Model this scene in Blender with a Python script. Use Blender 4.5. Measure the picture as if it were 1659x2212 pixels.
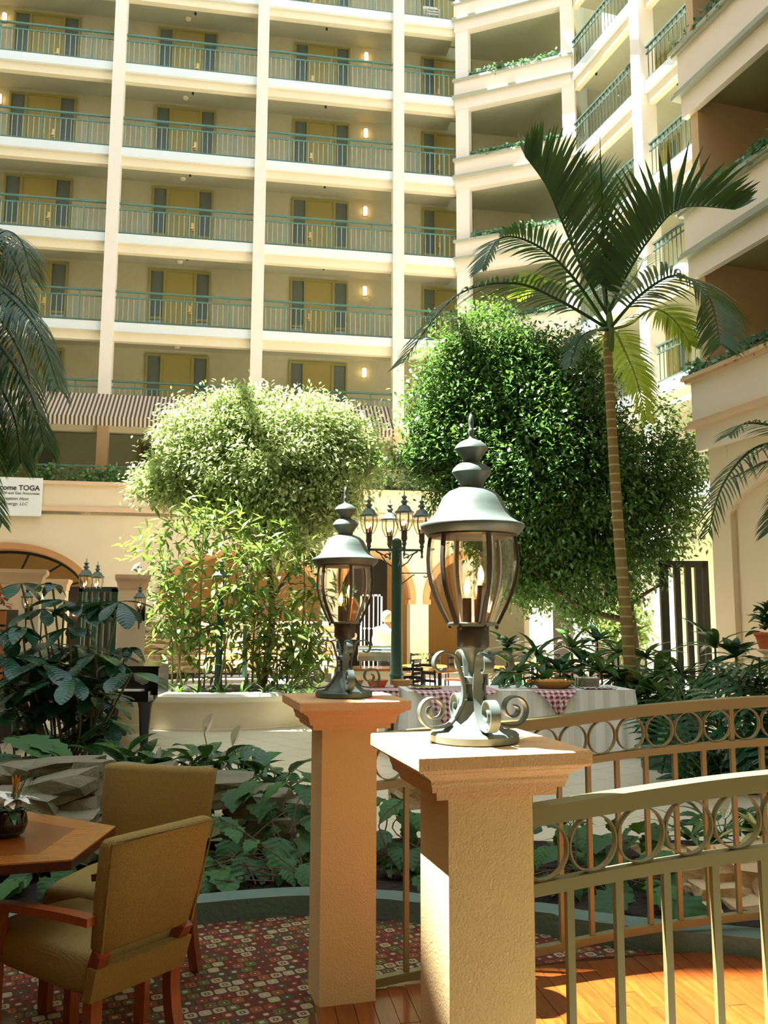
import bpy, bmesh, math, random
import numpy as np
from mathutils import Vector, Matrix, Euler

random.seed(7)
RNG = np.random.default_rng(11)
SC = bpy.context.scene
COL = SC.collection
for _o in list(bpy.data.objects):
    bpy.data.objects.remove(_o)

# ---------------------------------------------------------------- camera
EYE = 1.55
FPX, PITCH, ROLL = 1856.3, 0.1259, 0.0036
cam_d = bpy.data.cameras.new('camera')
cam_d.sensor_fit = 'HORIZONTAL'
cam_d.sensor_width = 36.0
cam_d.lens = 36.0 * FPX / 1659.0
cam_d.clip_start, cam_d.clip_end = 0.05, 300
cam = bpy.data.objects.new('camera', cam_d)
COL.objects.link(cam)
cam.matrix_world = Matrix.Translation((0, 0, EYE)) @ Matrix.Rotation(math.pi / 2 + PITCH, 4, 'X') @ Matrix.Rotation(ROLL, 4, 'Z')
SC.camera = cam

# ---------------------------------------------------------------- sky, sun, exposure
W = bpy.data.worlds.new('sky')
SC.world = W
W.use_nodes = True
_bg = W.node_tree.nodes['Background']
_bg.inputs['Color'].default_value = (0.86, 0.95, 1.0, 1)
_bg.inputs['Strength'].default_value = 2.2
SUN_TO = Vector((-0.40, 0.045, 0.915)).normalized()
sun_d = bpy.data.lights.new('sun', 'SUN')
sun_d.energy = 52.0
sun_d.angle = math.radians(0.35)
sun_d.color = (1.0, 0.985, 0.955)
sun = bpy.data.objects.new('sun', sun_d)
COL.objects.link(sun)
sun.rotation_euler = SUN_TO.to_track_quat('Z', 'Y').to_euler()
SC.view_settings.view_transform = 'Standard'
SC.view_settings.look = 'None'
SC.view_settings.gamma = 1.0
SC.view_settings.use_curve_mapping = False
SC.view_settings.exposure = -0.12
SC.cycles.use_denoising = True
SC.cycles.max_bounces = 10
SC.cycles.diffuse_bounces = 5
SC.cycles.transparent_max_bounces = 24
SC.cycles.sample_clamp_indirect = 6.0

# ---------------------------------------------------------------- pixel helpers (a pixel of the photograph to a point at a real depth)
def ray(px, py):
    u = (px - 829.5) / FPX; v = (1106 - py) / FPX
    c, s = math.cos(-ROLL), math.sin(-ROLL)
    u, v = c * u + s * v, -s * u + c * v
    return Vector((u, math.cos(PITCH) - v * math.sin(PITCH), math.sin(PITCH) + v * math.cos(PITCH)))
EYEP = Vector((0, 0, EYE))
def at_y(px, py, Y):
    d = ray(px, py); return EYEP + d * (Y / d.y)
def at_z(px, py, Z):
    d = ray(px, py); return EYEP + d * ((Z - EYE) / d.z)
def mpp(Y):            # metres per pixel at depth Y
    return Y / FPX
class Frame:
    """a vertical facade frame: t along, o outwards, z up"""
    def __init__(s, o, d):
        s.o = Vector((o[0], o[1], 0)); s.d = Vector((d[0], d[1], 0)).normalized(); s.n = Vector((s.d.y, -s.d.x, 0))
    def P(s, t, o, z): return s.o + s.d * t + s.n * o + Vector((0, 0, z))
    def hit(s, px, py, off=0.0):
        d = ray(px, py); o = s.o + s.n * off
        k = (o - Vector((0, 0, 0))).dot(s.n) / d.dot(s.n)
        p = EYEP + d * k
        return (p - s.o).dot(s.d), p.z

# ---------------------------------------------------------------- mesh builder
class MB:
    def __init__(s): s.v = []; s.f = []
    def add(s, vs, fs):
        o = len(s.v); s.v += [tuple(v) for v in vs]; s.f += [tuple(i + o for i in f) for f in fs]; return s
    def hexa(s, p):    # 8 points, bottom 0-3 ccw, top 4-7
        return s.add(p, [(3, 2, 1, 0), (4, 5, 6, 7), (0, 1, 5, 4), (1, 2, 6, 5), (2, 3, 7, 6), (3, 0, 4, 7)])
    def box(s, x0, x1, y0, y1, z0, z1, M=None):
        p = [Vector(q) for q in ((x0, y0, z0), (x1, y0, z0), (x1, y1, z0), (x0, y1, z0), (x0, y0, z1), (x1, y0, z1), (x1, y1, z1), (x0, y1, z1))]
        if M is not None: p = [M @ q for q in p]
        return s.hexa(p)
    def fbox(s, F, t0, t1, o0, o1, z0, z1):
        return s.hexa([F.P(t0, o1, z0), F.P(t1, o1, z0), F.P(t1, o0, z0), F.P(t0, o0, z0), F.P(t0, o1, z1), F.P(t1, o1, z1), F.P(t1, o0, z1), F.P(t0, o0, z1)])
    def strap(s, pts, side, w, th, closed=False):
        """rectangular section (w along side, th across) swept along pts"""
        pts = [Vector(p) for p in pts]; n = len(pts); rings = []
        for i, p in enumerate(pts):
            a = pts[(i - 1) % n] if (closed or i > 0) else p
            b = pts[(i + 1) % n] if (closed or i < n - 1) else p
            t = (b - a).normalized()
            sd = Vector(side[i] if isinstance(side, list) else side).normalized()
            up = t.cross(sd).normalized()
            rings.append([p - sd * w / 2 - up * th / 2, p + sd * w / 2 - up * th / 2, p + sd * w / 2 + up * th / 2, p - sd * w / 2 + up * th / 2])
        vs = [v for r in rings for v in r]; fs = []
        for i in range(n if closed else n - 1):
            a, b = 4 * i, 4 * ((i + 1) % n)
            for k in range(4):
                fs.append((a + k, a + (k + 1) % 4, b + (k + 1) % 4, b + k))
        if not closed:
            fs.append((3, 2, 1, 0)); e = 4 * (n - 1); fs.append((e, e + 1, e + 2, e + 3))
        return s.add(vs, fs)
    def tube(s, pts, r, n=8, cap=True):
        pts = [Vector(p) for p in pts]; m = len(pts)
        rr = r if isinstance(r, (list, tuple)) else [r] * m
        vs = []; fs = []; ref = None
        for i, p in enumerate(pts):
            t = (pts[min(i + 1, m - 1)] - pts[max(i - 1, 0)]).normalized()
            if ref is None:
                ref = Vector((0, 0, 1)) if abs(t.z) < .9 else Vector((1, 0, 0))
            a = t.cross(ref).normalized(); b = t.cross(a).normalized(); ref = b.cross(t) * -1 if False else ref
            for k in range(n):
                g = 2 * math.pi * k / n
                vs.append(p + a * (rr[i] * math.cos(g)) + b * (rr[i] * math.sin(g)))
        for i in range(m - 1):
            for k in range(n):
                fs.append((i * n + k, i * n + (k + 1) % n, (i + 1) * n + (k + 1) % n, (i + 1) * n + k))
        if cap:
            fs.append(tuple(range(n))[::-1]); fs.append(tuple((m - 1) * n + k for k in range(n)))
        return s.add(vs, fs)
    def lathe(s, prof, c=(0, 0, 0), n=20, a0=0.0, a1=None, cap=True):
        c = Vector(c); full = a1 is None; m = n if full else n + 1
        vs = []; fs = []
        for r, z in prof:
            for k in range(m):
                g = a0 + (2 * math.pi if full else (a1 - a0)) * k / n
                vs.append(c + Vector((r * math.cos(g), r * math.sin(g), z)))
        for i in range(len(prof) - 1):
            for k in range(n):
                k2 = (k + 1) % m if full else k + 1
                fs.append((i * m + k, i * m + k2, (i + 1) * m + k2, (i + 1) * m + k))
        if cap and full:
            if prof[0][0] > 1e-4: fs.append(tuple(range(m))[::-1])
            if prof[-1][0] > 1e-4: fs.append(tuple((len(prof) - 1) * m + k for k in range(m)))
        return s.add(vs, fs)
    def prism(s, poly, z0, z1):
        n = len(poly)
        vs = [(x, y, z0) for x, y in poly] + [(x, y, z1) for x, y in poly]
        return s.add(vs, [tuple(range(n))[::-1], tuple(range(n, 2 * n))] + [(i, (i + 1) % n, n + (i + 1) % n, n + i) for i in range(n)])
    def mesh(s, name, mat, smooth=None):
        me = bpy.data.meshes.new(name)
        me.from_pydata(s.v, [], s.f)
        if mat is not None: me.materials.append(mat)
        if smooth:
            me.shade_smooth()
            me.set_sharp_from_angle(angle=math.radians(smooth if smooth > 1 else 40))
        return me
    def build(s, name, mat, parent=None, smooth=None, kind=None, world=True):
        if world and parent is not None:
            M = world_of(parent).inverted()
            s.v = [tuple(M @ Vector(v)) for v in s.v]
        o = bpy.data.objects.new(name, s.mesh(name, mat, smooth))
        COL.objects.link(o)
        if parent is not None: o.parent = parent
        if kind: o['kind'] = kind
        return o

def world_of(o):
    M = o.matrix_basis.copy()
    p = o.parent
    while p is not None:
        M = p.matrix_basis @ M; p = p.parent
    return M
def tag(o, label=None, cat=None, group=None, kind=None):
    if label: o['label'] = label
    if cat: o['category'] = cat
    if group: o['group'] = group
    if kind: o['kind'] = kind
    return o
def thing(name, label, cat, loc=(0, 0, 0), rz=0.0, group=None, kind=None):
    o = bpy.data.objects.new(name, None); COL.objects.link(o)
    o.empty_display_size = .1
    o.matrix_basis = Matrix.Translation(Vector(loc)) @ Matrix.Rotation(rz, 4, 'Z')
    return tag(o, label, cat, group, kind)
def inst(mesh, M, name, parent=None, world=True):
    o = bpy.data.objects.new(name, mesh); COL.objects.link(o)
    if parent is not None:
        o.parent = parent
        if world: M = world_of(parent).inverted() @ M
    o.matrix_basis = M
    return o
def copy_tree(o, M=None, parent=None):
    c = o.copy(); COL.objects.link(c)
    c.parent = parent
    if M is not None: c.matrix_basis = M
    for ch in list(o.children): copy_tree(ch, None, c)
    return c
def np_mesh(name, V, Q, mat, smooth=False):
    """V (n,3) float array, Q (m,4) or (m,3) int array"""
    me = bpy.data.meshes.new(name)
    k = Q.shape[1]
    me.vertices.add(len(V)); me.vertices.foreach_set('co', np.ascontiguousarray(V, dtype=np.float32).ravel())
    me.loops.add(Q.size); me.loops.foreach_set('vertex_index', np.ascontiguousarray(Q, dtype=np.int32).ravel())
    me.polygons.add(len(Q)); me.polygons.foreach_set('loop_start', np.arange(0, Q.size, k, dtype=np.int32))
    me.update(calc_edges=True)
    if smooth: me.shade_smooth()
    me.materials.append(mat)
    return me
def link(name, me, parent=None, kind=None):
    o = bpy.data.objects.new(name, me); COL.objects.link(o)
    if parent is not None:
        o.parent = parent; o.matrix_basis = world_of(parent).inverted()
    if kind: o['kind'] = kind
    return o

# ---------------------------------------------------------------- materials
def lin(h):
    if isinstance(h, str):
        h = h.lstrip('#'); h = [int(h[i:i + 2], 16) / 255 for i in (0, 2, 4)]
        h = [c / 12.92 if c <= .04045 else ((c + .055) / 1.055) ** 2.4 for c in h]
    return (h[0], h[1], h[2], 1)
class NT:
    def __init__(s, name):
        s.m = bpy.data.materials.new(name); s.m.use_nodes = True; s.t = s.m.node_tree; s.t.nodes.clear()
        s.out = s.n('ShaderNodeOutputMaterial')
    def n(s, typ, ins=None, **kw):
        q = s.t.nodes.new(typ)
        for k, v in kw.items(): setattr(q, k, v)
        for k, v in (ins or {}).items(): s.set(q, k, v)
        return q
    def set(s, q, k, v):
        i = q.inputs[k]
        if hasattr(v, 'is_output') or isinstance(v, bpy.types.NodeSocket): s.t.links.new(v, i)
        elif isinstance(v, bpy.types.Node): s.t.links.new(v.outputs[0], i)
        else: i.default_value = v
    def math(s, op, a, b=None, c=None):
        q = s.n('ShaderNodeMath', operation=op); s.set(q, 0, a)
        if b is not None: s.set(q, 1, b)
        if c is not None: s.set(q, 2, c)
        return q.outputs[0]
    def mix(s, f, a, b):
        q = s.n('ShaderNodeMix', data_type='RGBA'); s.set(q, 0, f); s.set(q, 6, a); s.set(q, 7, b); return q.outputs[2]
    def coord(s, kind='Object'): return s.n('ShaderNodeTexCoord').outputs[kind]
    def mapping(s, vec, sc=(1, 1, 1), rot=(0, 0, 0)):
        return s.n('ShaderNodeMapping', {'Vector': vec, 'Scale': sc, 'Rotation': rot}).outputs[0]
    def noise(s, sc, vec=None, det=2.0):
        i = {'Scale': sc, 'Detail': det}
        if vec is not None: i['Vector'] = vec
        return s.n('ShaderNodeTexNoise', i).outputs[0]
    def ramp(s, f, stops):
        q = s.n('ShaderNodeValToRGB'); s.set(q, 0, f); e = q.color_ramp.elements
        while len(e) < len(stops): e.new(.5)
        for el, (p, c) in zip(e, stops): el.position = p; el.color = c
        return q.outputs[0]
    def bump(s, h, strength=.3, dist=.01):
        return s.n('ShaderNodeBump', {'Height': h, 'Strength': strength, 'Distance': dist}).outputs[0]
    def pbr(s, color, rough=.6, metal=0.0, normal=None, spec=.5, coat=0.0):
        b = s.n('ShaderNodeBsdfPrincipled', {'Base Color': color, 'Roughness': rough, 'Metallic': metal, 'Specular IOR Level': spec})
        if normal is not None: s.set(b, 'Normal', normal)
        if coat: s.set(b, 'Coat Weight', coat); s.set(b, 'Coat Roughness', .12)
        return b
    def done(s, sh):
        s.t.links.new(sh.outputs[0] if isinstance(sh, bpy.types.Node) else sh, s.out.inputs[0]); return s.m
def shade(c, k):
    return (min(c[0] * k, 1), min(c[1] * k, 1), min(c[2] * k, 1), 1)
def mat_plain(name, h, rough=.6, metal=0.0, var=.12, nscale=6, bump=0.0, bscale=60, spec=.5, coat=0.0, dist=.004):
    T = NT(name); c = lin(h); v = T.coord()
    col = T.mix(T.noise(nscale, v), shade(c, 1 - var), shade(c, 1 + var))
    nm = T.bump(T.noise(bscale, v, 3), bump, dist) if bump else None
    return T.done(T.pbr(col, rough, metal, nm, spec, coat))
def mat_leaf(name, dark, light, rough=.35, trans=.35, nscale=2.0, vein=False):
    T = NT(name); r = T.n('ShaderNodeNewGeometry').outputs['Random Per Island']; oi = T.n('ShaderNodeObjectInfo').outputs['Random']
    f = T.math('FRACT', T.math('ADD', r, oi))
    col = T.mix(f, lin(dark), lin(light))
    col = T.mix(T.math('MULTIPLY', T.noise(nscale, T.coord()), .5), col, lin(light))
    nm = None
    if vein:      # midrib and side veins, in the leaf's own coordinates
        s = T.n('ShaderNodeSeparateXYZ', {0: T.coord()}); ay = T.math('ABSOLUTE', s.outputs[1])
        v = T.math('SINE', T.math('MULTIPLY', T.math('SUBTRACT', s.outputs[0], T.math('MULTIPLY', ay, .8)), 190.0))
        rib = T.math('MAXIMUM', T.math('GREATER_THAN', v, .88), T.math('LESS_THAN', ay, .0025))
        col = T.mix(T.math('MULTIPLY', rib, .35), col, lin(light)); nm = T.bump(v, .25, .004)
    b = T.pbr(col, rough, 0, nm, .45)
    tr = T.n('ShaderNodeBsdfTranslucent', {'Color': T.mix(.35, col, lin('#9cb440'))})
    mx = T.n('ShaderNodeMixShader', {0: trans, 1: b.outputs[0], 2: tr.outputs[0]})
    return T.done(mx)
def mat_emit(name, h, st):
    T = NT(name); return T.done(T.n('ShaderNodeEmission', {'Color': lin(h), 'Strength': st}))
def mat_wood(name, a, b, sc=(1, 12, 12), rough=.3, coat=.4, grain=6, rot=(0, 0, 0), perobj=True):
    T = NT(name); v = T.mapping(T.coord(), sc, rot)
    if perobj:
        oi = T.n('ShaderNodeObjectInfo').outputs['Random']
        v = T.n('ShaderNodeVectorMath', {0: v, 1: T.n('ShaderNodeCombineXYZ', {0: T.math('MULTIPLY', oi, 37.0), 1: T.math('MULTIPLY', oi, 91.0)})}, operation='ADD').outputs[0]
    f = T.noise(grain, v, 5)
    f2 = T.math('FRACT', T.math('MULTIPLY', f, 5.0))
    col = T.mix(T.math('ADD', T.math('MULTIPLY', f, .7), T.math('MULTIPLY', f2, .25)), lin(a), lin(b))
    if perobj:
        col = T.mix(T.math('MULTIPLY', oi, .35), col, shade(lin(a), .7))
    return T.done(T.pbr(col, rough, 0, None, .5, coat))

M = {}
M['cream'] = mat_plain('stucco_cream', '#ece0cb', .85, var=.05, nscale=1.5, bump=.25, bscale=90)
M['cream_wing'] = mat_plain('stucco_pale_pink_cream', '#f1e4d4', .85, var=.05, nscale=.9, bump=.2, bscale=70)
M['column'] = mat_plain('painted_column_cream', '#f1e9de', .8, var=.03, nscale=2, bump=.15, bscale=60)
M['fascia'] = mat_plain('painted_fascia_white', '#e6eef3', .8, var=.03, nscale=2, bump=.1)
M['beam'] = mat_plain('painted_beam_cream', '#efe2c4', .8, var=.03, nscale=2)
M['corridor'] = mat_plain('textured_corridor_wall_ochre', '#bdb99a', .85, var=.1, nscale=5, bump=.5, bscale=25, dist=.01)
M['ceil'] = mat_plain('popcorn_ceiling', '#b1ae94', .95, var=.06, nscale=8, bump=.4, bscale=120)
M['doorframe'] = mat_plain('door_frame_olive', '#9a9152', .5, var=.04)
M['doorleaf'] = mat_plain('door_leaf_ochre', '#a39658', .55, var=.05, nscale=3)
M['brass'] = mat_plain('lock_plate_brass', '#d9b56a', .35, .6, var=.05)
M['curtain'] = mat_plain('curtain_grey_behind_glass', '#5d6a63', .7, var=.25, nscale=30, spec=.9)
M['rail_green'] = mat_plain('railing_paint_teal_green', '#557b6c', .4, var=.08, nscale=4)
M['ledge'] = mat_plain('ledge_terracotta_cream', '#dfbf9c', .8, var=.06, nscale=3, bump=.15)
M['orange_trim'] = mat_plain('arch_trim_terracotta', '#bf8a58', .8, var=.08, nscale=3, bump=.2)
M['ochre'] = mat_plain('arcade_wall_ochre', '#b98b4c', .85, var=.08, nscale=2, bump=.2)
M['groundwall'] = mat_plain('stucco_sand', '#e3d2b4', .85, var=.05, nscale=1.2, bump=.25, bscale=80)
M['dark'] = mat_plain('dark_interior', '#2a1d16', .7, var=.2)
M['black'] = mat_plain('black_metal', '#15191a', .35, .2, var=.15)
M['bronze'] = mat_plain('lantern_bronze_verdigris', '#5a675f', .46, .25, var=.25, nscale=18, bump=.12, bscale=120, dist=.002)
M['bronze_dark'] = mat_plain('lantern_bronze_dark', '#4a453c', .45, .5, var=.3, nscale=20)
M['post_green'] = mat_plain('lamp_post_dark_green', '#2f4f45', .4, .3, var=.15)
M['pier'] = mat_plain('stucco_pier_peach', '#dcbe85', .9, var=.06, nscale=6, bump=.6, bscale=150, dist=.005)
M['cap'] = mat_plain('stucco_cap_terracotta', '#dfb27e', .9, var=.08, nscale=9, bump=.65, bscale=160, dist=.005)
M['rail_olive'] = mat_plain('handrail_paint_olive', '#7a744c', .36, .1, var=.08, nscale=6)
M['kerb'] = mat_plain('kerb_paint_green', '#5d7366', .75, var=.18, nscale=7, bump=.6, bscale=45, dist=.01)
M['soil'] = mat_plain('garden_soil', '#2b2018', 1.0, var=.4, nscale=12, bump=1.0, bscale=30, dist=.03)
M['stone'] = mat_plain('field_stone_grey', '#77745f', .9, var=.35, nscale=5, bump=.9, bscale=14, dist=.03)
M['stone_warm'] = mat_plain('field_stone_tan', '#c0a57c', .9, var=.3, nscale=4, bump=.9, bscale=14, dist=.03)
M['planter'] = mat_plain('planter_plaster_sand', '#e4d9bc', .8, var=.06, nscale=2, bump=.2)
M['planter_rim'] = mat_plain('planter_rim_white', '#eeeadb', .6, var=.04)
M['piano'] = mat_plain('piano_black_lacquer', '#080706', .22, 0, var=.1, spec=.4, coat=.15)
M['linen'] = mat_plain('linen_white', '#ecefee', .8, var=.03, nscale=20)
M['china'] = mat_plain('china_white', '#f0ece2', .2, var=.02)
M['wicker'] = mat_plain('wicker_tan', '#b58b4c', .7, var=.3, nscale=60, bump=.6, bscale=80)
M['bread'] = mat_plain('bread_crust', '#d29a4a', .7, var=.3, nscale=15)
M['silver'] = mat_plain('chafing_dish_steel', '#c9c9bd', .18, .95, var=.05)
M['skin'] = mat_plain('skin', '#d9a686', .6, var=.05)
M['shirt'] = mat_plain('shirt_white_cotton', '#f4f2ec', .8, var=.03)
M['trousers'] = mat_plain('trousers_black_cloth', '#1b1a1c', .8)
M['hair'] = mat_plain('hair_grey_blond', '#cdb894', .6, var=.2, nscale=40)
M['sign'] = mat_plain('sign_board_white', '#eef1f2', .4, var=.01)
M['ink'] = mat_plain('sign_lettering_black', '#23282b', .6, var=.01)
M['terracotta'] = mat_plain('terracotta_pot', '#c8693a', .8, var=.15, nscale=8)
M['bark'] = mat_plain('bark_brown', '#5b4630', .9, var=.35, nscale=14, bump=.8, bscale=30, dist=.02)
M['cane'] = mat_plain('cane_brown_green', '#7d7444', .7, var=.3, nscale=14)
M['stem'] = mat_plain('stem_green', '#56702f', .6, var=.2)
M['petal'] = mat_plain('petal_white', '#f7f6ea', .6, var=.03)
M['petal_orange'] = mat_plain('petal_orange', '#e0812e', .6, var=.2)
M['spadix'] = mat_plain('spadix_cream', '#e6dc9a', .7)
M['red_leaf'] = mat_leaf('leaf_red_croton', '#6e1d14', '#b8482a')
M['candle'] = mat_plain('candle_sleeve_brown', '#5c3d1c', .5, var=.1)
M['bulb'] = mat_emit('bulb_lit', '#ffc870', 42.0)
M['sconce'] = mat_emit('sconce_lit', '#ffcf8a', 11.0)
M['spot'] = mat_emit('downlight_lit', '#ffdca0', 12.0)
M['pane_reflection'] = mat_plain('pane_painted_reflection', '#9fb0b0', .5, var=.3, nscale=24, spec=.9)  # pale colour stands for daylight reflected in the lower panes
M['grey_trim'] = mat_plain('painted_trim_grey_green', '#a9ac9a', .7, var=.05, nscale=3)
M['rail_wing'] = mat_plain('railing_paint_dark_green', '#3a4f46', .35, var=.1)
M['baluster'] = mat_plain('baluster_paint_pale_teal', '#93b0a6', .4, var=.05)
M['gate'] = mat_plain('gate_paint_black_green', '#18241d', .4, .2)
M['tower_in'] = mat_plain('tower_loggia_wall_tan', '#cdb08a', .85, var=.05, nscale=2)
M['tower_soffit'] = mat_plain('tower_soffit_olive', '#a59c78', .95, var=.05, nscale=6, bump=.3, bscale=100)
M['shell'] = mat_plain('restaurant_wall_cream', '#d9bd8c', .85, var=.05)
M['panel_wood'] = mat_plain('blocker_and_slat_wood', '#a9662f', .6, var=.1)

# leaves
M['lf_ficus'] = mat_leaf('leaf_ficus', '#708c4c', '#c6d09a', .25, .32)  # leaf colour paled to stand for glossy highlights on the sunlit crown
M['lf_ficus_dark'] = mat_leaf('leaf_ficus_dark', '#1d4020', '#5c8a46', .27, .26)
M['lf_shrub'] = mat_leaf('leaf_cane_shrub', '#345e26', '#86a04e', .34, .30)
M['lf_palm'] = mat_leaf('leaf_palm', '#13301a', '#2b5726', .36, .22)  # greens lowered for fronds seen against the light
M['lf_palm_sunlit'] = mat_leaf('leaf_palm_sunlit_yellow', '#6f8a24', '#a9b83c', .4, .45)  # same palm leaf, coloured yellow for the sunlit fronds
M['lf_scheff'] = mat_leaf('leaf_glossy_dark', '#12302a', '#285a40', .2, .10, vein=True)
M['lf_vine'] = mat_leaf('leaf_vine', '#123516', '#356a26', .6, .16, vein=True)
M['lf_lily'] = mat_leaf('leaf_peace_lily', '#133a1c', '#2c6232', .28, .12, vein=True)
M['lf_mon'] = mat_leaf('leaf_monstera', '#10321e', '#2a6240', .24, .12, vein=True)
M['lf_drac'] = mat_leaf('leaf_dracaena', '#1b3d20', '#4a7a3a', .3, .2)
M['lf_ivy'] = mat_leaf('leaf_ivy_bluegreen', '#2f5f45', '#79a883', .4, .2)
M['lf_hedge'] = mat_leaf('leaf_hedge', '#42703c', '#8cb478', .45, .3)
M['lf_yellow'] = mat_leaf('leaf_variegated', '#8a9440', '#e0d890', .4, .3)

def _glass(name, tint, rough=.02, base=.06):
    T = NT(name)
    tr = T.n('ShaderNodeBsdfTransparent', {'Color': tint})
    gl = T.n('ShaderNodeBsdfGlossy', {'Roughness': rough, 'Color': (1, 1, 1, 1)})
    fc = T.n('ShaderNodeLayerWeight', {'Blend': .5}).outputs['Facing']
    mx = T.n('ShaderNodeMixShader', {0: T.math('MINIMUM', T.math('ADD', T.math('MULTIPLY', T.math('POWER', fc, 4.0), .75), base), 1.0), 1: tr.outputs[0], 2: gl.outputs[0]})
    return T.done(mx)
M['glass'] = _glass('lantern_glass', (.97, .95, .90, 1))
M['glass_bulb'] = _glass('bulb_glass', (.98, .93, .82, 1))
M['glass_bevel'] = _glass('lantern_glass_bevel', (.9, .88, .80, 1), .06, .42)
M['vase'] = _glass('vase_glass_dark', (.12, .16, .12, 1))

def _fabric():
    T = NT('chair_fabric_olive_weave'); v = T.mapping(T.coord(), (1, 1, 1))
    n = T.noise(260, v, 1); w = T.n('ShaderNodeTexWave', {'Vector': v, 'Scale': 60.0, 'Distortion': 2.0}).outputs[1]
    col = T.mix(n, lin('#6e5a2a'), lin('#b59a58'))
    return T.done(T.pbr(col, .85, 0, T.bump(T.math('ADD', n, w), .35, .003), .25))
M['fabric'] = _fabric()
M['wood_leg'] = mat_wood('wood_leg_orange', '#7a3510', '#b8622a', (14, 14, 2), .35, .3)
M['wood_table'] = mat_wood('wood_table_mahogany', '#7a3a10', '#c2702a', (3, 26, 10), .22, .6, 4)
M['wood_table_border'] = mat_wood('wood_table_border', '#a05a1c', '#d98e3c', (3, 26, 10), .22, .6, 4)
M['wood_edge'] = mat_wood('wood_table_edge', '#3c150a', '#6a2a12', (6, 6, 20), .15, .7)
M['plank'] = mat_wood('floor_plank_orange', '#5e260a', '#a4581e', (1.2, 14, 6), .28, .4, 3)
M['trunk_palm'] = None
def _trunk():
    T = NT('palm_trunk_ringed'); v = T.coord('Generated')
    z = T.n('ShaderNodeSeparateXYZ', {0: v}).outputs[2]
    r = T.math('FRACT', T.math('MULTIPLY', z, 44.0))
    ring = T.math('GREATER_THAN', r, .82)
    base = T.mix(T.noise(9, T.coord(), 3), lin('#6d5a34'), lin('#a08c58'))
    return T.done(T.pbr(T.mix(ring, base, lin('#b3a679')), .8, 0, T.bump(r, .4, .01), .3))
M['trunk_palm'] = _trunk()
def _stripe(name, a, b, sc, axis=0, kind='UV'):
    T = NT(name); x = T.n('ShaderNodeSeparateXYZ', {0: T.coord(kind)}).outputs[axis]
    f = T.math('GREATER_THAN', T.math('FRACT', T.math('MULTIPLY', x, sc)), .5)
    return T.done(T.pbr(T.mix(f, lin(a), lin(b)), .85))
M['awning'] = _stripe('awning_stripe_cloth', '#cdbfa8', '#57463c', 8.6, 0, 'Object')
M['awning_red'] = _stripe('awning_stripe_dark_red', '#8a6a55', '#3a1d18', 7.0, 0, 'Object')
def _check():
    T = NT('checkered_cloth_burgundy'); s = T.n('ShaderNodeSeparateXYZ', {0: T.coord('Object')})
    a = T.math('GREATER_THAN', T.math('FRACT', T.math('MULTIPLY', T.math('ADD', s.outputs[0], T.math('MULTIPLY', s.outputs[1], .35)), 15.0)), .5)
    b = T.math('GREATER_THAN', T.math('FRACT', T.math('MULTIPLY', T.math('ADD', s.outputs[2], s.outputs[1]), 15.0)), .5)
    col = T.mix(T.math('MULTIPLY', T.math('ADD', a, b), .5), lin('#f0e4e4'), lin('#8a1e3c'))
    return T.done(T.pbr(col, .85))
M['check'] = _check()
def _linen():
    T = NT('linen_skirt_striped'); x = T.n('ShaderNodeSeparateXYZ', {0: T.coord('Object')}).outputs[0]
    f = T.math('GREATER_THAN', T.math('FRACT', T.math('MULTIPLY', x, 5.5)), .55)
    return T.done(T.pbr(T.mix(f, lin('#f4f7f6'), lin('#e2e9e8')), .75))
M['linen_skirt'] = _linen()
def _carpet():
    T = NT('carpet_geometric_rust'); v = T.mapping(T.coord(), (17.5, 17.5, 1), (0, 0, -.45))
    s = T.n('ShaderNodeSeparateXYZ', {0: v})
    row = T.math('FLOOR', s.outputs[1])
    x = T.math('ADD', s.outputs[0], T.math('MULTIPLY', T.math('FRACT', T.math('MULTIPLY', row, .37)), 1.0))
    fx = T.math('ABSOLUTE', T.math('SUBTRACT', T.math('FRACT', x), .5)); fy = T.math('ABSOLUTE', T.math('SUBTRACT', T.math('FRACT', s.outputs[1]), .5))
    p = lambda q: T.math('POWER', q, 4.0)
    d = T.math('POWER', T.math('ADD', p(fx), p(fy)), .25)
    cell = T.n('ShaderNodeCombineXYZ', {0: T.math('FLOOR', x), 1: row})
    wn = T.n('ShaderNodeTexWhiteNoise', {'Vector': cell.outputs[0]}, noise_dimensions='3D')
    wn2 = T.n('ShaderNodeTexWhiteNoise', {'Vector': T.n('ShaderNodeCombineXYZ', {0: T.math('FLOOR', x), 1: row, 2: 7.0}).outputs[0]}, noise_dimensions='3D')
    def cramp(f):
        r = T.n('ShaderNodeValToRGB'); T.set(r, 0, f); r.color_ramp.interpolation = 'CONSTANT'
        cs = ['#7a3a2c', '#b3a57c', '#6f3a2c', '#6a6c38', '#9c5838', '#874636', '#54503c', '#b0a27a']
        e = r.color_ramp.elements
        while len(e) < len(cs): e.new(.5)
        for i, c in enumerate(cs): e[i].position = i / len(cs); e[i].color = lin(c)
        return r.outputs[0]
    outer = cramp(wn.outputs[0]); inner = cramp(wn2.outputs[0])
    col = T.mix(T.math('GREATER_THAN', d, .20), inner, outer)
    col = T.mix(T.math('GREATER_THAN', d, .43), col, lin('#5f3c30'))
    col = T.mix(T.math('LESS_THAN', d, .08), col, lin('#c9b890'))
    n = T.noise(400, v, 1)
    return T.done(T.pbr(T.mix(T.math('MULTIPLY', n, .3), col, lin('#3a2a20')), .95, 0, T.bump(n, .4, .004), .1))
M['carpet'] = _carpet()
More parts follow.
